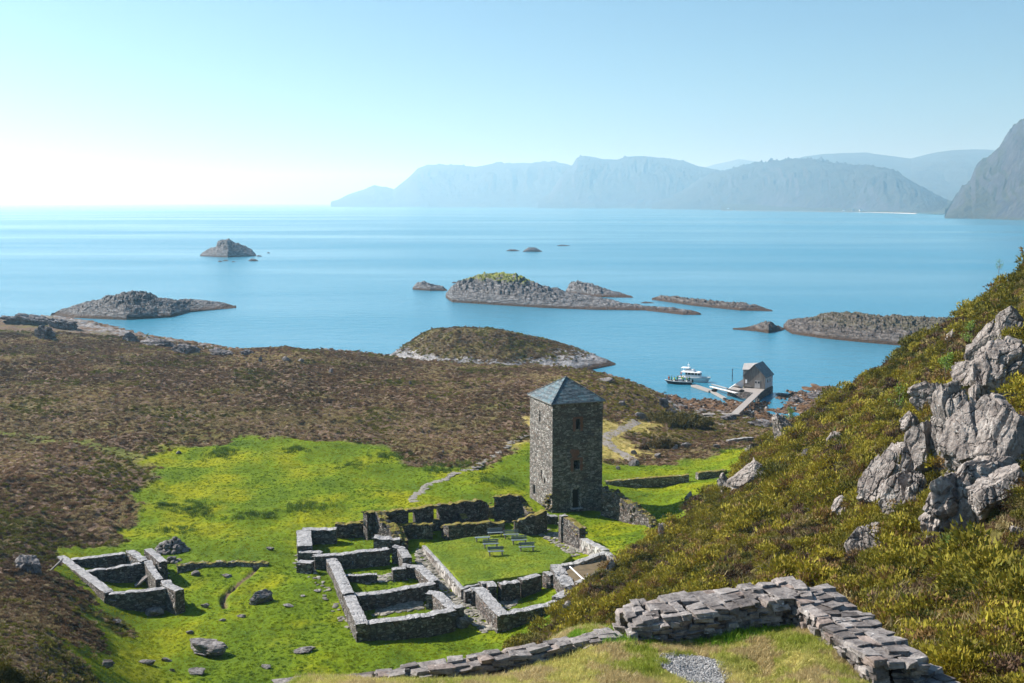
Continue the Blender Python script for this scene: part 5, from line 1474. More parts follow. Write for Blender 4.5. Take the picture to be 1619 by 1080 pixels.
    for i in range(20):
        t = i / 20; t2 = (i + 1) / 20
        for sg in (-1, 1):
            f_ = lambda t: (b2((t - .5) * 7.4, sg * 1.3 * (1 - max(0, (t - .45) / .55) ** 2.4), .78 + .7 * max(0, t - .3) ** 2))
            m_.tube(f_(t), f_(t2), .1, n=6)
    m_.build('gunwale', MAT['hull_grey'], Wb)
    m_ = MB(); m_.box(b2(-.4, 0, 1.0), (1.0, .8, .9), ang2); m_.build('console', MAT['whitepaint'], Wb)
    m_ = MB(); m_.box(b2(-3.85, 0, .9), (.5, .45, .9), ang2, .8); m_.build('outboard_motor', MAT['rubber'], Wb)
    for x in (-2.2, 1.2):
        m_ = MB(); m_.box(b2(x, 0, .75), (.35, 2.0, .08), ang2); m_.build('thwart', MAT['hull_grey'], Wb)
    return b2, ang2, b, ang
B2, ANG2, B1, ANG1 = harbour()

# ------------------------------------------------------------------ people in the boat
def body_mesh(pose):
    if pose == 0:   # standing, arms down
        J = dict(pel=(0, 0, .93), ch=(0, 0, 1.25), nk=(0, 0, 1.45), hd=(0, .02, 1.6), tp=(0, .02, 1.74), ls=(-.19, 0, 1.4), le=(-.25, .02, 1.13), lh=(-.24, .1, .88), rs=(.19, 0, 1.4), re=(.25, .02, 1.13), rh=(.24, .1, .88),
                 lk=(-.11, .03, .5), la=(-.12, 0, .08), lf=(-.13, .17, .04), rk=(.11, .03, .5), ra=(.12, 0, .08), rf=(.13, .17, .04))
    elif pose == 1: # standing, one arm raised forward
        J = dict(pel=(0, 0, .93), ch=(0, 0, 1.25), nk=(0, 0, 1.45), hd=(.02, .03, 1.6), tp=(.02, .03, 1.74), ls=(-.19, 0, 1.4), le=(-.28, .12, 1.2), lh=(-.2, .36, 1.28), rs=(.19, 0, 1.4), re=(.27, -.02, 1.13), rh=(.3, .06, .88),
                 lk=(-.12, .06, .5), la=(-.14, 0, .08), lf=(-.15, .17, .04), rk=(.11, .0, .5), ra=(.13, -.05, .08), rf=(.15, .12, .04))
    else:           # sitting
        J = dict(pel=(0, 0, .5), ch=(0, .02, .83), nk=(0, .04, 1.03), hd=(0, .07, 1.18), tp=(0, .07, 1.32), ls=(-.19, .03, .98), le=(-.25, .12, .72), lh=(-.14, .34, .62), rs=(.19, .03, .98), re=(.25, .12, .72), rh=(.14, .34, .62),
                 lk=(-.13, .44, .5), la=(-.13, .46, .08), lf=(-.13, .62, .04), rk=(.13, .44, .5), ra=(.13, .46, .08), rf=(.13, .62, .04))
    names = list(J); R = dict(pel=(.15, .11), ch=(.17, .11), nk=(.055, .055), hd=(.1, .11), tp=(.06, .07), ls=(.07, .07), le=(.05, .05), lh=(.035, .045), rs=(.07, .07), re=(.05, .05), rh=(.035, .045), lk=(.075, .075), la=(.05, .05), lf=(.04, .035), rk=(.075, .075), ra=(.05, .05), rf=(.04, .035))
    E = [('pel', 'ch'), ('ch', 'nk'), ('nk', 'hd'), ('hd', 'tp'), ('ch', 'ls'), ('ls', 'le'), ('le', 'lh'), ('ch', 'rs'), ('rs', 're'), ('re', 'rh'), ('pel', 'lk'), ('lk', 'la'), ('la', 'lf'), ('pel', 'rk'), ('rk', 'ra'), ('ra', 'rf')]
    me = bpy.data.meshes.new('tmp_body'); me.from_pydata([J[k] for k in names], [(names.index(a), names.index(b_)) for a, b_ in E], [])
    o = bpy.data.objects.new('tmp_body', me); COL.objects.link(o)
    sm = o.modifiers.new('s', 'SKIN'); 
    for i, k in enumerate(names): me.skin_vertices[0].data[i].radius = R[k]; me.skin_vertices[0].data[i].use_root = (i == 0)
    o.modifiers.new('ss', 'SUBSURF').levels = 1
    dg = bpy.context.evaluated_depsgraph_get(); ev = bpy.data.meshes.new_from_object(o.evaluated_get(dg)); bpy.data.objects.remove(o)
    ev.materials.clear()
    for mt in (MAT['navy'], MAT['skin']): ev.materials.append(mt)
    hz = J['nk'][2] + .03; lh, rh = J['lh'], J['rh']
    for p in ev.polygons:
        c_ = p.center
        p.material_index = 1 if c_.z > hz or (c_ - Vector(lh)).length < .09 or (c_ - Vector(rh)).length < .09 else 0
        p.use_smooth = True
    return ev, J
BODY = [body_mesh(k) for k in range(3)]
def jacket_mesh(J, mt, puff=1.0):
    mb = MB(); ch, pel = np.array(J['ch']), np.array(J['pel']); ns = 12; rings = []
    for z, a, b_ in ((pel[2] - .02, .19, .15), (pel[2] + .16, .2, .16), (ch[2] + .0, .22, .17), (ch[2] + .14, .2, .14), (J['nk'][2] - .03, .09, .08)):
        t = (z - pel[2]) / max(ch[2] - pel[2], .1); cy_ = pel[1] + (ch[1] - pel[1]) * t
        rings.append([(a * math.cos(k * 2 * PI / ns), cy_ + b_ * math.sin(k * 2 * PI / ns), z) for k in range(ns)])
    V = [p for r_ in rings for p in r_]; F = []
    for i in range(len(rings) - 1):
        for k in range(ns): F.append([i * ns + k, i * ns + (k + 1) % ns, (i + 1) * ns + (k + 1) % ns, (i + 1) * ns + k])
    me = bpy.data.meshes.new('life_jacket'); me.from_pydata(V, [], F); me.materials.append(mt); return me
def hair_mesh(J):
    V, F = ICO[2]; V = V * [.115, .125, .1] + np.array(J['hd']) + [0, -.03, .08]
    me = bpy.data.meshes.new('hair'); me.from_pydata(V.tolist(), [], F); me.materials.append(MAT['darkdoor']); return me
def person(p, pose, jm, rz, label):
    me, J = BODY[pose]
    o = bpy.data.objects.new('person', me); COL.objects.link(o); o.location = p; o.rotation_euler = (0, 0, rz)
    tag(o, label, 'person', 'passengers on the boats')
    for nm, mm in (('life_jacket', jacket_mesh(J, MAT[jm])), ('hair', hair_mesh(J))):
        c = bpy.data.objects.new(nm, mm); COL.objects.link(c); c.parent = o
for (x, y, z, po, jm, rz, lb) in [(-3.0, .5, .5, 0, 'green', .4, 'person in a green vest standing nearest the jetty end of the open boat'),(-2.3, -.5, .6, 2, 'yellow', 1.2, 'person in a yellow vest seated near the motor'),
    (-1.4, .55, .5, 1, 'green', -.8, 'person in a green vest pointing in mid boat'),(-.9, -.6, .5, 0, 'yellow', .2, 'person in a yellow vest standing beside the console'),
    (.35, .4, .5, 0, 'green', 2.4, 'person in a green vest standing forward of the console'),(1.15, -.5, .6, 2, 'yellow', 2.0, 'person in a yellow vest seated forward'),
    (1.9, .3, .5, 1, 'green', 1.6, 'tallest standing person in green near the bow'),(2.6, -.1, .52, 0, 'orange', 3.0, 'person in an orange vest at the bow')]:
    person(tuple(B2(x, y, z)), po, jm, rz + ANG2, lb)
person(tuple(B1(-3.8, .2, 1.05)), 0, 'orange', 1.0, 'person in orange standing on the stern of the white cruiser')

# ------------------------------------------------------------------ birch saplings on the hillside
def sapling(u, v, hpx, wpx, seed, label, dense=260, d0=25):
    p = np.array(hit(u, v, d0)); dist = np.linalg.norm(p - [0, 0, CAMZ]); H_ = hpx / FPX * dist; Wd = wpx / FPX * dist
    r = np.random.default_rng(seed); T = empty('birch_sapling', tuple(p), label, 'tree', 'young birches on the hillside')
    mb = MB(); tips = []
    def limb(a, b, r1, r2):
        mid = (a + b) / 2 + r.normal(size=3) * .04 * np.linalg.norm(b - a); mb.tube(a, mid, r1, (r1 + r2) / 2, 6); mb.tube(mid, b, (r1 + r2) / 2, r2, 6)
    base = p - [0, 0, .3]; top = p + [r.normal() * .08 * H_, r.normal() * .08 * H_, H_ * .9]; limb(base, top, .035 * H_ * .6, .006 * H_)
    for k in range(11):
        t = r.uniform(.2, .9); a = base + (top - base) * t; an = r.uniform(0, 2 * PI); ll = Wd * .5 * (1.15 - t) * r.uniform(.7, 1.2)
        b = a + np.array([math.cos(an) * ll, math.sin(an) * ll, ll * r.uniform(.5, 1.1)]); limb(a, b, .012 * H_, .004 * H_); tips += [(a + (b - a) * s) for s in (.5, .8, 1.0)]
    tips += [base + (top - base) * s for s in (.8, .9, 1.0)]
    mb.build('trunk', MAT['bark'], T)
    V = []; F = []
    for i in range(dense):
        c = tips[r.integers(len(tips))] + r.normal(size=3) * Wd * .09; s = H_ * r.uniform(.018, .035)
        a = r.normal(size=3); a /= np.linalg.norm(a); b = np.cross(a, r.normal(size=3)); b /= np.linalg.norm(b)
        k = len(V); V += [c - a * s, c + b * s * .7, c + a * s, c - b * s * .7]; F.append([k, k + 1, k + 2, k + 3])
    mesh_obj('crown', V, F, MAT['birchleaf'], T)
for i, a in enumerate([(1579,432,22,14,'small birch standing on the hill skyline'),(1530,548,40,32,'bright birch beside the thin upright rock'),(1497,600,46,30,'birch left of the highest crag'),(1424,650,42,36,'rounded birch in mid slope'),
      (1250,672,30,20,'birch at the hill corner above the shore pool'),(1450,745,34,26,'birch growing before the tall pillar'),(1542,748,44,34,'leafy birch in front of the broad cliff block'),(1411,562,14,8,'tiny sapling on the lower skyline'),(1320,700,26,24,'low birch in the lower slope'),(1505,882,34,46,'spreading birch below the big boulder')]):
    sapling(a[0], a[1], a[2], a[3], 300 + i, a[4], dense=520 if i not in (0, 7) else 160)

# ------------------------------------------------------------------ scattered vegetation (uncountable)
PROTO = bpy.data.collections.new('prototypes')
def proto_mesh(name, V, F, shade, mat):
    me = bpy.data.meshes.new(name); me.from_pydata(V, [], F); me.materials.append(mat)
    a = me.color_attributes.new('shade', 'FLOAT_COLOR', 'POINT'); s = np.array(shade); a.data.foreach_set('color', np.c_[s, np.ones(len(s))].ravel().astype(np.float32))
    return bpy.data.objects.new(name, me)
def clump(seed, n, leaf, flat=.6, long=1.8, dome=True):
    r = np.random.default_rng(seed); V = []; F = []; S = []
    lobes = [(r.uniform(-.45, .45), r.uniform(-.45, .45), r.uniform(.1, .5) * flat, r.uniform(.35, .6)) for _ in range(6)]
    for i in range(n):
        lx, ly, lz, lr = lobes[r.integers(6)]
        d = r.normal(size=3); d /= np.linalg.norm(d); d[2] = abs(d[2]) * 1.0 if r.uniform() < .8 else d[2]
        q = r.uniform(.55, 1.0); c = np.array([lx, ly, lz]) + d * lr * q * np.array([1, 1, flat])
        up = d + np.array([0, 0, .7]) + r.normal(size=3) * .35; up /= np.linalg.norm(up)
        sd_ = np.cross(up, r.normal(size=3)); sd_ /= np.linalg.norm(sd_); s = leaf * r.uniform(.6, 1.3)
        k = len(V); V += [tuple(c - sd_ * s * .5), tuple(c + sd_ * s * .5), tuple(c + up * s * long)]; F.append([k, k + 1, k + 2])
        v = r.uniform(.75, 1.25); t = (v, v * r.uniform(.9, 1.05), v * .9); S += [t, t, tuple(x * 1.15 for x in t)]
    return V, F, S
def tuft(seed, n, w, h, spread=.5):
    r = np.random.default_rng(seed); V = []; F = []; S = []
    for i in range(n):
        a = r.uniform(0, 2 * PI); q = math.sqrt(r.uniform()) * spread; x, y = q * math.cos(a), q * math.sin(a)
        la = r.uniform(0, 2 * PI); le = r.uniform(.1, .6); hh = h * r.uniform(.5, 1.1); t = r.uniform(0, PI); dx, dy = math.cos(t) * w / 2, math.sin(t) * w / 2
        k = len(V); V += [(x - dx, y - dy, 0), (x + dx, y + dy, 0), (x + dx * .6 + math.cos(la) * le * hh * .35, y + dy * .6 + math.sin(la) * le * hh * .35, hh * .6), (x - dx * .6 + math.cos(la) * le * hh * .35, y - dy * .6 + math.sin(la) * le * hh * .35, hh * .6), (x + math.cos(la) * le * hh, y + math.sin(la) * le * hh, hh)]
        F += [[k, k + 1, k + 2, k + 3], [k + 3, k + 2, k + 4]]
        v = r.uniform(.7, 1.3); S += [(v, v, v)] * 5
    return V, F, S
COLS = {}
def proto_col(key, objs):
    c = bpy.data.collections.new(key)
    for o in objs: c.objects.link(o)
    COLS[key] = c
proto_col('juniper', [proto_mesh('juniper_clump', *clump(k, 420, .085, .85, 1.6), MAT['leaf']) for k in range(5)])
proto_col('heather', [proto_mesh('heather_clump', *clump(20 + k, 170, .13, .55, 2.2), MAT['leaf']) for k in range(5)])
proto_col('grass', [proto_mesh('grass_tuft', *tuft(k, 46, .035, .5), MAT['blade']) for k in range(4)])
proto_col('turf', [proto_mesh('turf_tuft', *tuft(40 + k, 40, .10, .5, .8), MAT['blade']) for k in range(4)])
peb = []
for k in range(4):
    V, F = rock_shape((.5, .42, .3), 700 + k, 2, 6, .05); peb.append(proto_mesh('pebble', V.tolist(), F, [(1, 1, 1)] * len(V), MAT['pebble']))
proto_col('pebble', peb)
flg = []
for k in range(4):
    V, F = rock_shape((.5, .42, .12), 720 + k, 3, 9, .05); flg.append(proto_mesh('flag', V.tolist(), F, [(1, 1, 1)] * len(V), MAT['pebble']))
proto_col('flag', flg)

def gn_tree():
    g = bpy.data.node_groups.new('scatter', 'GeometryNodeTree')
    g.interface.new_socket('Geometry', in_out='INPUT', socket_type='NodeSocketGeometry'); g.interface.new_socket('Collection', in_out='INPUT', socket_type='NodeSocketCollection')
    g.interface.new_socket('Geometry', in_out='OUTPUT', socket_type='NodeSocketGeometry')
    N = g.nodes; gi = N.new('NodeGroupInput'); go = N.new('NodeGroupOutput'); ci = N.new('GeometryNodeCollectionInfo'); ip = N.new('GeometryNodeInstanceOnPoints')
    ci.inputs['Separate Children'].default_value = True; ci.inputs['Reset Children'].default_value = True
    def at(nm, t):
        a = N.new('GeometryNodeInputNamedAttribute'); a.data_type = t; a.inputs[0].default_value = nm; return a.outputs[0]
    g.links.new(gi.outputs[0], ip.inputs['Points']); g.links.new(gi.outputs[1], ci.inputs[0]); g.links.new(ci.outputs[0], ip.inputs['Instance'])
    ip.inputs['Pick Instance'].default_value = True
    g.links.new(at('idx', 'INT'), ip.inputs['Instance Index'])
    er = N.new('FunctionNodeEulerToRotation'); g.links.new(at('rot', 'FLOAT_VECTOR'), er.inputs[0]); g.links.new(er.outputs[0], ip.inputs['Rotation'])
    g.links.new(at('scl', 'FLOAT_VECTOR'), ip.inputs['Scale']); g.links.new(ip.outputs[0], go.inputs[0])
    return g
GN = gn_tree()
def scatter(name, key, pts, scl, col, tilt=.25, label=None, cat=None, aniso=.25, seed=0):
    n_ = len(pts); r = np.random.default_rng(seed + 900)
    me = bpy.data.meshes.new(name); me.vertices.add(n_); me.vertices.foreach_set('co', np.asarray(pts, float).ravel())
    def A_(nm, t, k, d, prop='value'):
        a = me.attributes.new(nm, t, 'POINT'); a.data.foreach_set(prop, np.ascontiguousarray(d).ravel())
    A_('idx', 'INT', 1, r.integers(0, 64, n_).astype(np.int32))
    A_('rot', 'FLOAT_VECTOR', 3, np.c_[r.normal(size=n_) * tilt, r.normal(size=n_) * tilt, r.uniform(0, 2 * PI, n_)].astype(np.float32), 'vector')
    s = np.asarray(scl)[:, None] * (1 + aniso * r.uniform(-1, 1, (n_, 3))); A_('scl', 'FLOAT_VECTOR', 3, s.astype(np.float32), 'vector')
    A_('col', 'FLOAT_COLOR', 4, np.c_[col, np.ones(n_)].astype(np.float32), 'color')
    o = bpy.data.objects.new(name, me); COL.objects.link(o)
    md = o.modifiers.new('scatter', 'NODES'); md.node_group = GN
    idn = [i.identifier for i in GN.interface.items_tree if i.name == 'Collection'][0]; md[idn] = COLS[key]
    tag(o, label, cat, None, 'stuff')
    return o

def polar(n_, r0, r1, a0=-27, a1=28, power=1.0, seed=0):
    """points spread evenly in angle, and in distance as r^-power per area"""
    r = np.random.default_rng(seed); th = np.radians(r.uniform(a0, a1, n_))
    k = 2 - power; u = r.uniform(0, 1, n_)
    R = (r0 ** k + u * (r1 ** k - r0 ** k)) ** (1 / k) if abs(k) > 1e-6 else r0 * (r1 / r0) ** u
    return np.sin(th) * R, np.cos(th) * R, R
def visible(x, y, z, m=60):
    u, v = proj(x, y, z); return (u > -m) & (u < 1619 + m) & (v < 1080 + m) & (v > 250)
def lerp(a, b, t): return np.asarray(a)[None] * (1 - t[:, None]) + np.asarray(b)[None] * t[:, None]
RUINBOX = plan([(660,855),(815,835),(910,875),(985,890),(930,930),(800,985),(720,985),(560,1000),(455,900),(462,828),(575,800),(830,775),(1000,790),(1040,840),(960,860)], 11.5)

def veg():
    # hillside juniper and heather
    x, y, R = polar(104000, 22, 205, -32, 38, 1.25, 1)
    cov = covers(x, y); z = land_h(x, y, cov); k = (cov[2] > .45) & visible(x, y, z, 520) & (z > 1.5); x, y, R, z = x[k], y[k], R[k], z[k]
    r = np.random.default_rng(2); n_ = len(x)
    f = fbm(x / 5, y / 7, 3, 70) + r.normal(size=n_) * .22; g = fbm(x / 14, y / 14, 2, 71) + r.normal(size=n_) * .25
    left = (x < -12)
    jun = ((f > -.22) & ~left) | (left & (f > .08))
    pc = fbm(x / 1.9, y / 2.4, 3, 72)
    t = np.clip(.42 + pc * .55 + g * .4 + r.normal(size=n_) * .12, 0, 1)
    col = lerp((.045, .055, .01), (.30, .26, .028), t)
    col[left] *= .45
    br = (r.uniform(0, 1, n_) < .17) & ~left; col[br] = (.2, .13, .05)
    sz = (.40 + R * .0042) * r.uniform(.5, 1.2, n_) * (1 + .9 * np.clip(pc, -.5, 1)) * np.where(r.uniform(0, 1, n_) < .05, 1.6, 1)
    gap = (f < -.05) & (r.uniform(0, 1, n_) < .45)
    k = jun & ~gap
    scatter('juniper_scrub', 'juniper', np.c_[x, y, z - .08][k], sz[k], col[k], .3, 'dense olive and yellow green juniper scrub covering the steep hillside', 'scrub')
    sz = np.minimum(np.where(left, sz * 1.35, sz), 1.45)
    k = ~jun
    t2 = r.uniform(0, 1, n_); colh = lerp((.05, .033, .024), (.17, .11, .07), t2); 
    gr_ = r.uniform(0, 1, n_) < np.where(left, .35, .25); colh[gr_] = lerp((.07, .07, .018), (.15, .14, .04), t2)[gr_]
    dry_ = (r.uniform(0, 1, n_) < .08) & ~left; colh[dry_] = (.3, .24, .11)
    kn = k & (R < 75); k = k & (R >= 75)
    scatter('near_heather', 'juniper', np.c_[x, y, z - .1][kn], np.minimum(sz * .8, .8)[kn], colh[kn], .3, 'low brown heather between the nearest junipers', 'heather')
    scatter('hill_heather', 'heather', np.c_[x, y, z - .05][k], np.minimum(sz * .8, .95)[k], colh[k], .3, 'brown heather between the junipers and on the near left mound', 'heather')
    rr = np.random.default_rng(51); k = (fbm(x / 4, y / 4, 3, 52) > .12) & (rr.uniform(0, 1, n_) < .5) & (R < 120) & ~left
    tt = rr.uniform(0, 1, k.sum())
    scatter('hill_grass', 'grass', np.c_[x, y, z + .05][k], (.5 + R * .004)[k] * rr.uniform(.6, 1.4, k.sum()), lerp((.16, .13, .05), (.38, .31, .15), tt), .35, 'pale dry grass tufts between the junipers', 'grass')
    # moor heather
    x, y, R = polar(280000, 75, 420, -26, 26, 1.35, 3)
    cov = covers(x, y); z = land_h(x, y, cov); ht = 1 - cov[0] - cov[1] - cov[2] - cov[3]
    edge = (ht > .5) | ((ht > .12) & (np.random.default_rng(5).uniform(0, 1, len(x)) < .25))
    k = edge & (line_d(x, y, COURSE) > 1.1) & (z > 2.6 + fbm(x / 4, y / 4, 3, 40) * .8) & visible(x, y, z, 20) & (R > 70); x, y, R, z = x[k], y[k], R[k], z[k]
    n_ = len(x); r = np.random.default_rng(6); t = r.uniform(0, 1, n_)
    # three tones in patches: brown, straw, green
    a = fbm(x / 22, y / 30, 4, 80); b = fbm(x / 16, y / 16, 4, 81)
    col = lerp((.08, .052, .037), (.29, .2, .145), t)
    zone = np.exp(-((y - 190 + x * .15) / 16) ** 2) * sstep(10, -15, x); straw = (r.uniform(0, 1, n_) < np.maximum(sstep(.0, .55, a) * .5, zone * .65) + .09); col[straw] = lerp((.26, .21, .12), (.46, .39, .26), t)[straw]
    green = (r.uniform(0, 1, n_) < np.maximum(sstep(.15, .6, b) * .6, sstep(-.2, .5, b) * (y < 168) * .7) + .03); col[green] = lerp((.09, .1, .02), (.2, .2, .04), t)[green]
    rhs = (x > 12) & (y > 195) & (r.uniform(0, 1, n_) < .45); col[rhs] = lerp((.1, .1, .018), (.24, .22, .03), t)[rhs]
    low = (y < 125) & (x < -30) & ~green; col[low] *= .7
    col = col * (1 + .35 * np.clip(fbm(x / 30, y / 45, 3, 95), -1, 1))[:, None] * np.array([1.0, .97, .87])
    scatter('moor_heather', 'heather', np.c_[x, y, z - .12], (.15 + R * .0013) * r.uniform(.5, 1.35, n_) * np.where(y < 150, 1.25, 1), col, .25, 'brown heather and grass tussocks covering the moor', 'heather')
    co_ = np.array([v.co[:] for v in ISL.data.vertices]); rr = np.random.default_rng(61); co_ = co_[co_[:, 2] > 3.4 + rr.normal(size=len(co_)) * .6]; co_ = co_[rr.choice(len(co_), min(5000, len(co_)), replace=False)] + np.c_[rr.normal(size=(min(5000, len(co_)), 2)) * .3, np.full(min(5000, len(co_)), -.15)]
    tt = rr.uniform(0, 1, len(co_)); ci_ = lerp((.09, .06, .035), (.27, .19, .11), tt); g2 = fbm(co_[:, 0] / 6, co_[:, 1] / 6, 3, 62) > .1; ci_[g2] = lerp((.1, .095, .02), (.26, .24, .06), tt)[g2]
    scatter('island_heather', 'heather', co_, rr.uniform(.25, .7, len(co_)), ci_, .3, 'brown heather on the top of the near island', 'heather')
    # meadow turf
    x, y, R = polar(90000, 80, 205, -24, 16, 1.2, 7)
    cov = covers(x, y); z = land_h(x, y, cov); dc = line_d(x, y, COURSE)
    k = (cov[0] > .5) & visible(x, y, z, 10) & (dc > .6); x, y, R, z = x[k], y[k], R[k], z[k]; n_ = len(x); r = np.random.default_rng(8); t = r.uniform(0, 1, n_)
    p1 = fbm(x / 13, y / 16, 4, 85)
    col = lerp((.075, .14, .005), (.25, .27, .005), np.clip(.5 + p1 * .9 + (t - .5) * .25, 0, 1))
    dk = r.uniform(0, 1, n_) < sstep(.35, .6, fbm(x / 5, y / 5, 3, 86)) * .6; col[dk] = lerp((.05, .1, .012), (.09, .15, .015), t)[dk]
    scatter('meadow_grass', 'turf', np.c_[x, y, z - .03], .2 * r.uniform(.5, 1.3, n_), col, .15, 'short bright green meadow grass', 'grass')
    xs_ = [p[0] for p in GP]; ys_ = [p[1] for p in GP]; r = np.random.default_rng(33); lx = r.uniform(min(xs_), max(xs_), 16000); ly = r.uniform(min(ys_), max(ys_), 16000)
    k = poly_sd(lx, ly, [p[:2] for p in GP]) > .1; lx, ly = lx[k], ly[k]; t = r.uniform(0, 1, len(lx)); pl2 = fbm(lx / 3, ly / 3, 3, 44)
    scatter('lawn_grass', 'turf', np.c_[lx, ly, np.full(len(lx), GZ - .02) + fbm(lx / 2.5, ly / 2.5, 3, 91) * .05], .09 * r.uniform(.5, 1.4, len(lx)), lerp((.075, .125, .008), (.27, .29, .015), np.clip(.5 + pl2 * .6 + (t - .5) * .5, 0, 1)), .15, 'short mown grass of the bench lawn', 'grass')
    # rushes: darker taller tufts in clusters
    pts = []; cs = [(312,806,26,90),(262,800,14,30),(385,818,16,30),(420,815,10,24),(280,838,20,30),(500,800,22,40),(465,805,16,24),(615,720,24,60),(350,716,26,80),(465,712,20,40),(700,740,30,80),(560,735,30,30),(770,758,24,26),(800,760,20,26),(1150,712,24,20)]
    r = np.random.default_rng(9)
    for u, v, w, n2 in cs:
        c = hit(u, v)
        for _ in range(n2):
            a, b_ = c[0] + r.normal() * w * .06, c[1] + r.normal() * w * .06; pts.append((a, b_))
    pts = np.array(pts); z = land_h(pts[:, 0], pts[:, 1]); n_ = len(pts); t = r.uniform(0, 1, n_)
    scatter('rushes', 'grass', np.c_[pts, z - .03], .8 * r.uniform(.6, 1.4, n_), lerp((.05, .09, .015), (.1, .17, .02), t), .25, 'darker green rush tufts in clusters on the meadow', 'rushes')
    # dry grass right of the tower
    x, y, R = polar(9000, 150, 260, -2, 14, 1.0, 10); cov = covers(x, y); z = land_h(x, y, cov); k = (cov[1] > .5) & (cov[0] < .5); x, y, z = x[k], y[k], z[k]; r = np.random.default_rng(11); t = r.uniform(0, 1, len(x))
    scatter('dry_grass', 'turf', np.c_[x, y, z - .03], .4 * r.uniform(.5, 1.3, len(x)), lerp((.3, .26, .08), (.5, .42, .18), t), .15, 'straw yellow dry grass beside the gravel path', 'grass')
    # grass on the terrace in front
    r = np.random.default_rng(12); x = r.uniform(-7.5, 8.5, 60000); y = r.uniform(15.5, 23, 60000); s = poly_sd(x, y, TERR); z = land_h(x, y)
    gv = P(1098, 1072, 41.8); dg = np.sqrt(((x - gv[0]) / .62) ** 2 + ((y - gv[1]) / .85) ** 2) + fbm(x * 2, y * 2, 2, 5) * .25
    wd_ = line_d(x, y, [(p[0], p[1]) for p in LW]); 
    k = (s > -.2) & visible(x, y, z, 40) & (dg > .95) & (wd_ > .5); x, y, z = x[k], y[k], z[k]; n_ = len(x); t = r.uniform(0, 1, n_); wd_ = wd_[k]
    pa = fbm(x / 1.6, y / 1.6, 4, 88)
    col = lerp((.24, .30, .03), (.62, .55, .2), np.clip(.55 + pa * .7 + (t - .5) * .7, 0, 1)); dr_ = fbm(x / .7, y / .7, 3, 99) > .15; col[dr_] = lerp((.36, .28, .13), (.6, .5, .26), t)[dr_]; gn_ = (wd_ < .9) & (pa > -.1); col[gn_] = lerp((.14, .28, .02), (.26, .38, .04), t)[gn_]
    scatter('terrace_grass', 'grass', np.c_[x, y, z - .02], .19 * r.uniform(.5, 1.25, n_) * (1 + .35 * gn_), col, .3, 'dry tufted grass on the front terrace', 'grass')
    # gravel patch
    n_ = 5200; a = r.uniform(0, 2 * PI, n_); q = np.sqrt(r.uniform(0, 1, n_)) ; x = gv[0] + np.cos(a) * q * .62 * (1 + .25 * np.sin(a * 3)); y = gv[1] + np.sin(a) * q * .85
    z = land_h(x, y); t = r.uniform(0, 1, n_)
    scatter('gravel', 'pebble', np.c_[x, y, z + .01], .05 * r.uniform(.5, 1.5, n_), lerp((.1, .1, .1), (.38, .375, .37), t), .5, 'patch of loose grey gravel on the terrace', 'gravel')
    # cobbles in lanes and rooms of the ruin
    pts = []
    for (poly, n2) in (([(662,868),(700,905),(735,945),(790,985),(765,992),(725,960),(690,925),(655,885)], 900), ([(590,968),(668,958),(668,945),(600,955)], 260), ([(575,925),(640,918),(640,905),(560,920)], 140), ([(787,935),(815,930),(820,952),(800,955)], 90),
                       ([(860,835),(905,850),(930,880),(905,885),(880,860),(845,840)], 220), ([(470,880),(520,930),(575,1000),(560,1005),(500,930),(460,890)], 120)):
        pl_ = [P(u, v, 11.0)[:2] for u, v in poly]; xs = [p[0] for p in pl_]; ys = [p[1] for p in pl_]
        xx = r.uniform(min(xs), max(xs), n2 * 4); yy = r.uniform(min(ys), max(ys), n2 * 4); k = poly_sd(xx, yy, pl_) > 0; pts.append(np.c_[xx[k], yy[k]][:n2])
    pts = np.vstack(pts); z = land_h(pts[:, 0], pts[:, 1]); n_ = len(pts); t = r.uniform(0, 1, n_)
    scatter('cobbles', 'flag', np.c_[pts, z + .03], .55 * r.uniform(.5, 1.4, n_), lerp((.10, .095, .08), (.3, .285, .25), t), .06, 'uneven cobbles in the lanes and rooms of the ruins', 'cobbles')
    # rubble of the tidal flat and of the pale shores
    x = r.uniform(38, 85, 3400); y = r.uniform(232, 300, 3400); z = land_h(x, y); k = (z > -.35) & (z < 2.2); x, y, z = x[k], y[k], z[k]; t = r.uniform(0, 1, len(x))
    c_ = lerp((.035, .022, .015), (.14, .085, .055), t); c_[t > .965] = (.42, .41, .4)
    scatter('tidal_stones', 'pebble', np.c_[x, y, z], .75 * r.uniform(.3, 1.3, len(x)) ** 1.8, c_, .3, 'seaweed covered stones on the tidal flat by the boardwalk', 'stones')
veg()

# bush mass right of the path
def bush(u, v, wpx, hpx, seed, label, n=2600, col=((.06, .08, .015), (.15, .16, .025))):
    p = np.array(hit(u, v)); dist = np.linalg.norm(p - [0, 0, CAMZ]); Wd = wpx / FPX * dist; H_ = hpx / FPX * dist
    r = np.random.default_rng(seed); V = []; F = []
    for i in range(n):
        a = r.uniform(0, 2 * PI); q = math.sqrt(r.uniform()); x = q * math.cos(a) * Wd / 2; y = q * math.sin(a) * Wd * .3
        hh = H_ * math.sqrt(max(0, 1 - q * q)) * (1 + .45 * float(pn(x * .8, y * .8, seed))) * r.uniform(.5, 1)
        c = p + [x, y + Wd * .22, hh]; s = r.uniform(.12, .3)
        t1 = r.normal(size=3); t1 /= np.linalg.norm(t1); t2 = np.cross(t1, r.normal(size=3)); t2 /= np.linalg.norm(t2)
        k = len(V); V += [c - t1 * s, c + t2 * s, c + t1 * s + [0, 0, s]]; F.append([k, k + 1, k + 2])
    o = mesh_obj('bush', V, F, crown_mat('bush_leaves', *col), loc=tuple(p)); tag(o, label, 'bush', 'bushes beside the gravel path')
bush(1068, 676, 130, 16, 1, 'large dark juniper thicket between the path and the boardwalk', 9000, ((.055, .05, .015), (.15, .125, .03)))
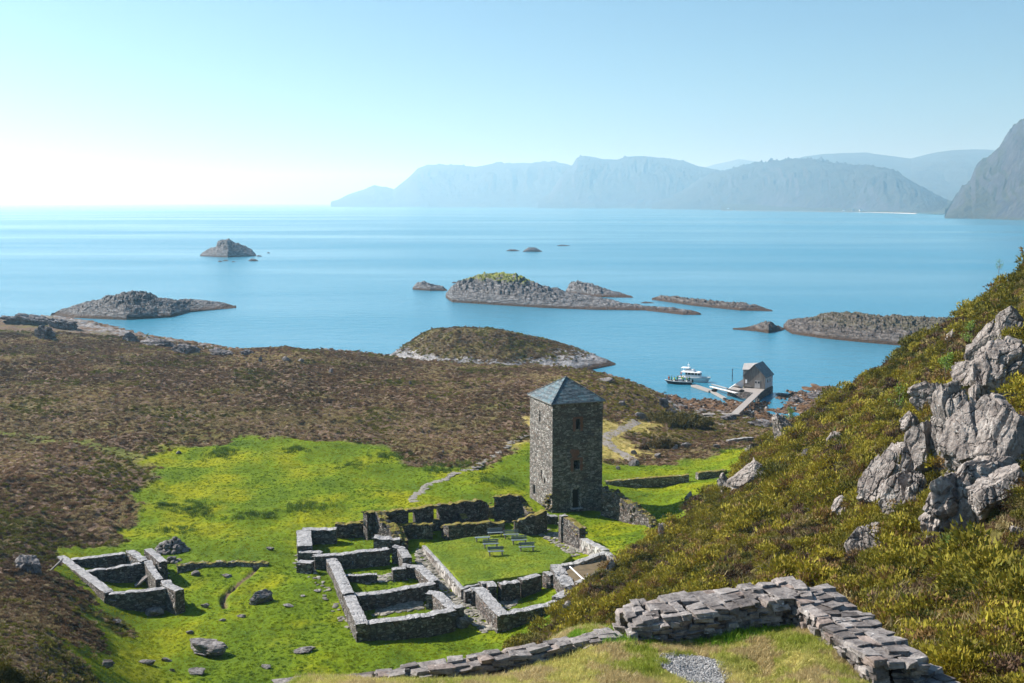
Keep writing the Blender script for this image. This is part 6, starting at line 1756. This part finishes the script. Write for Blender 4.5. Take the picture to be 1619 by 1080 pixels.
bush(1050, 712, 60, 14, 2, 'low heather bush at the right edge of the dry grass', 3000, ((.06, .045, .02), (.13, .1, .03)))
bush(1018, 711, 14, 5, 3, 'tiny brown bush alone on the dry grass', 500, ((.05, .03, .015), (.1, .06, .03)))

# ------------------------------------------------------------------ paths
def gravel_path():
    pts = [P(*a) for a in [(1006,664,8.6),(995,672,8.8),(985,680,9.0),(968,688,9.4),(957,696,9.8),(962,704,10),(975,712,10),(992,720,9.9),(1000,726,9.9)]]
    c = resample([(p[0], p[1], 0) for p in pts], .5); d = np.gradient(c[:, :2], axis=0); d /= np.linalg.norm(d, axis=1)[:, None]
    V = []; F = []
    for i in range(len(c)):
        w_ = 1.25 + .45 * float(pn(c[i, 0] * .6, c[i, 1] * .6, 4))
        for k in range(5):
            s = (k / 4 - .5) * 2 * w_ * (1 + .2 * float(pn(c[i, 0] * 1.5, k, 9))); x = c[i, 0] - d[i, 1] * s; y = c[i, 1] + d[i, 0] * s; V.append((x, y, gz(x, y) + (.05 if 0 < k < 4 else -.04)))
    for i in range(len(c) - 1):
        for k in range(4): a = i * 5 + k; F.append([a, a + 1, a + 6, a + 5])
    o = mesh_obj('path', V, F, rock_mat('gravel_path', a=(.2, .18, .16), b=(.33, .3, .27), c=(.45, .42, .38), sc=3, lichen=.2, bdist=.03), smooth=True); tag(o, kind='structure')
gravel_path()
def stepping():
    line = [(649,791),(658,783),(668,775),(682,766),(700,757),(716,749),(728,745),(742,743),(755,737),(768,729),(782,721),(797,710),(808,702),(818,693),(829,686)]
    P0 = [hit(u, v) for u, v in line]; c = resample([(p[0], p[1], 0) for p in P0], .95); r = np.random.default_rng(3)
    L1, L2 = 'pale flat stepping stone in the curving path left of the tower', 'larger pale slab at the near end of the stepping stone path'
    for i, q in enumerate(c):
        for k in range(2 if i % 2 else 1):
            x, y = q[0] + r.normal() * .3, q[1] + r.normal() * .25; z = gz(x, y)
            V, F = rock_shape((r.uniform(.5, .9), r.uniform(.45, .75), .08), 500 + i * 3 + k, 3, 9, .1)
            a = r.uniform(0, PI); V = np.c_[V[:, 0] * math.cos(a) - V[:, 1] * math.sin(a), V[:, 0] * math.sin(a) + V[:, 1] * math.cos(a), V[:, 2]]
            o = mesh_obj('stepping_stone', V + [x, y, z - .01], F, MAT['palestone'], loc=(x, y, z)); tag(o, L1, 'stepping stone', 'stepping stones of the path left of the tower')
stepping()

# ------------------------------------------------------------------ camera and render settings
cam = bpy.data.cameras.new('camera'); co = bpy.data.objects.new('camera', cam); COL.objects.link(co); SC.camera = co
cam.sensor_width = 36; cam.sensor_fit = 'HORIZONTAL'; cam.lens = 36 * FPX / 1619
co.location = (0, 0, CAMZ); co.rotation_euler = (PI / 2 - PITCH, 0, 0); cam.clip_start = .2; cam.clip_end = 90000
SC.view_settings.view_transform = 'Standard'; SC.view_settings.look = 'None'; SC.view_settings.gamma = 1; SC.view_settings.exposure = .95
SC.cycles.use_denoising = True
SC.cycles.max_bounces = 6; SC.cycles.volume_bounces = 2; SC.cycles.diffuse_bounces = 2; SC.cycles.glossy_bounces = 3; SC.cycles.transmission_bounces = 2
SC.cycles.sample_clamp_indirect = 4; SC.cycles.caustics_reflective = False; SC.cycles.caustics_refractive = False
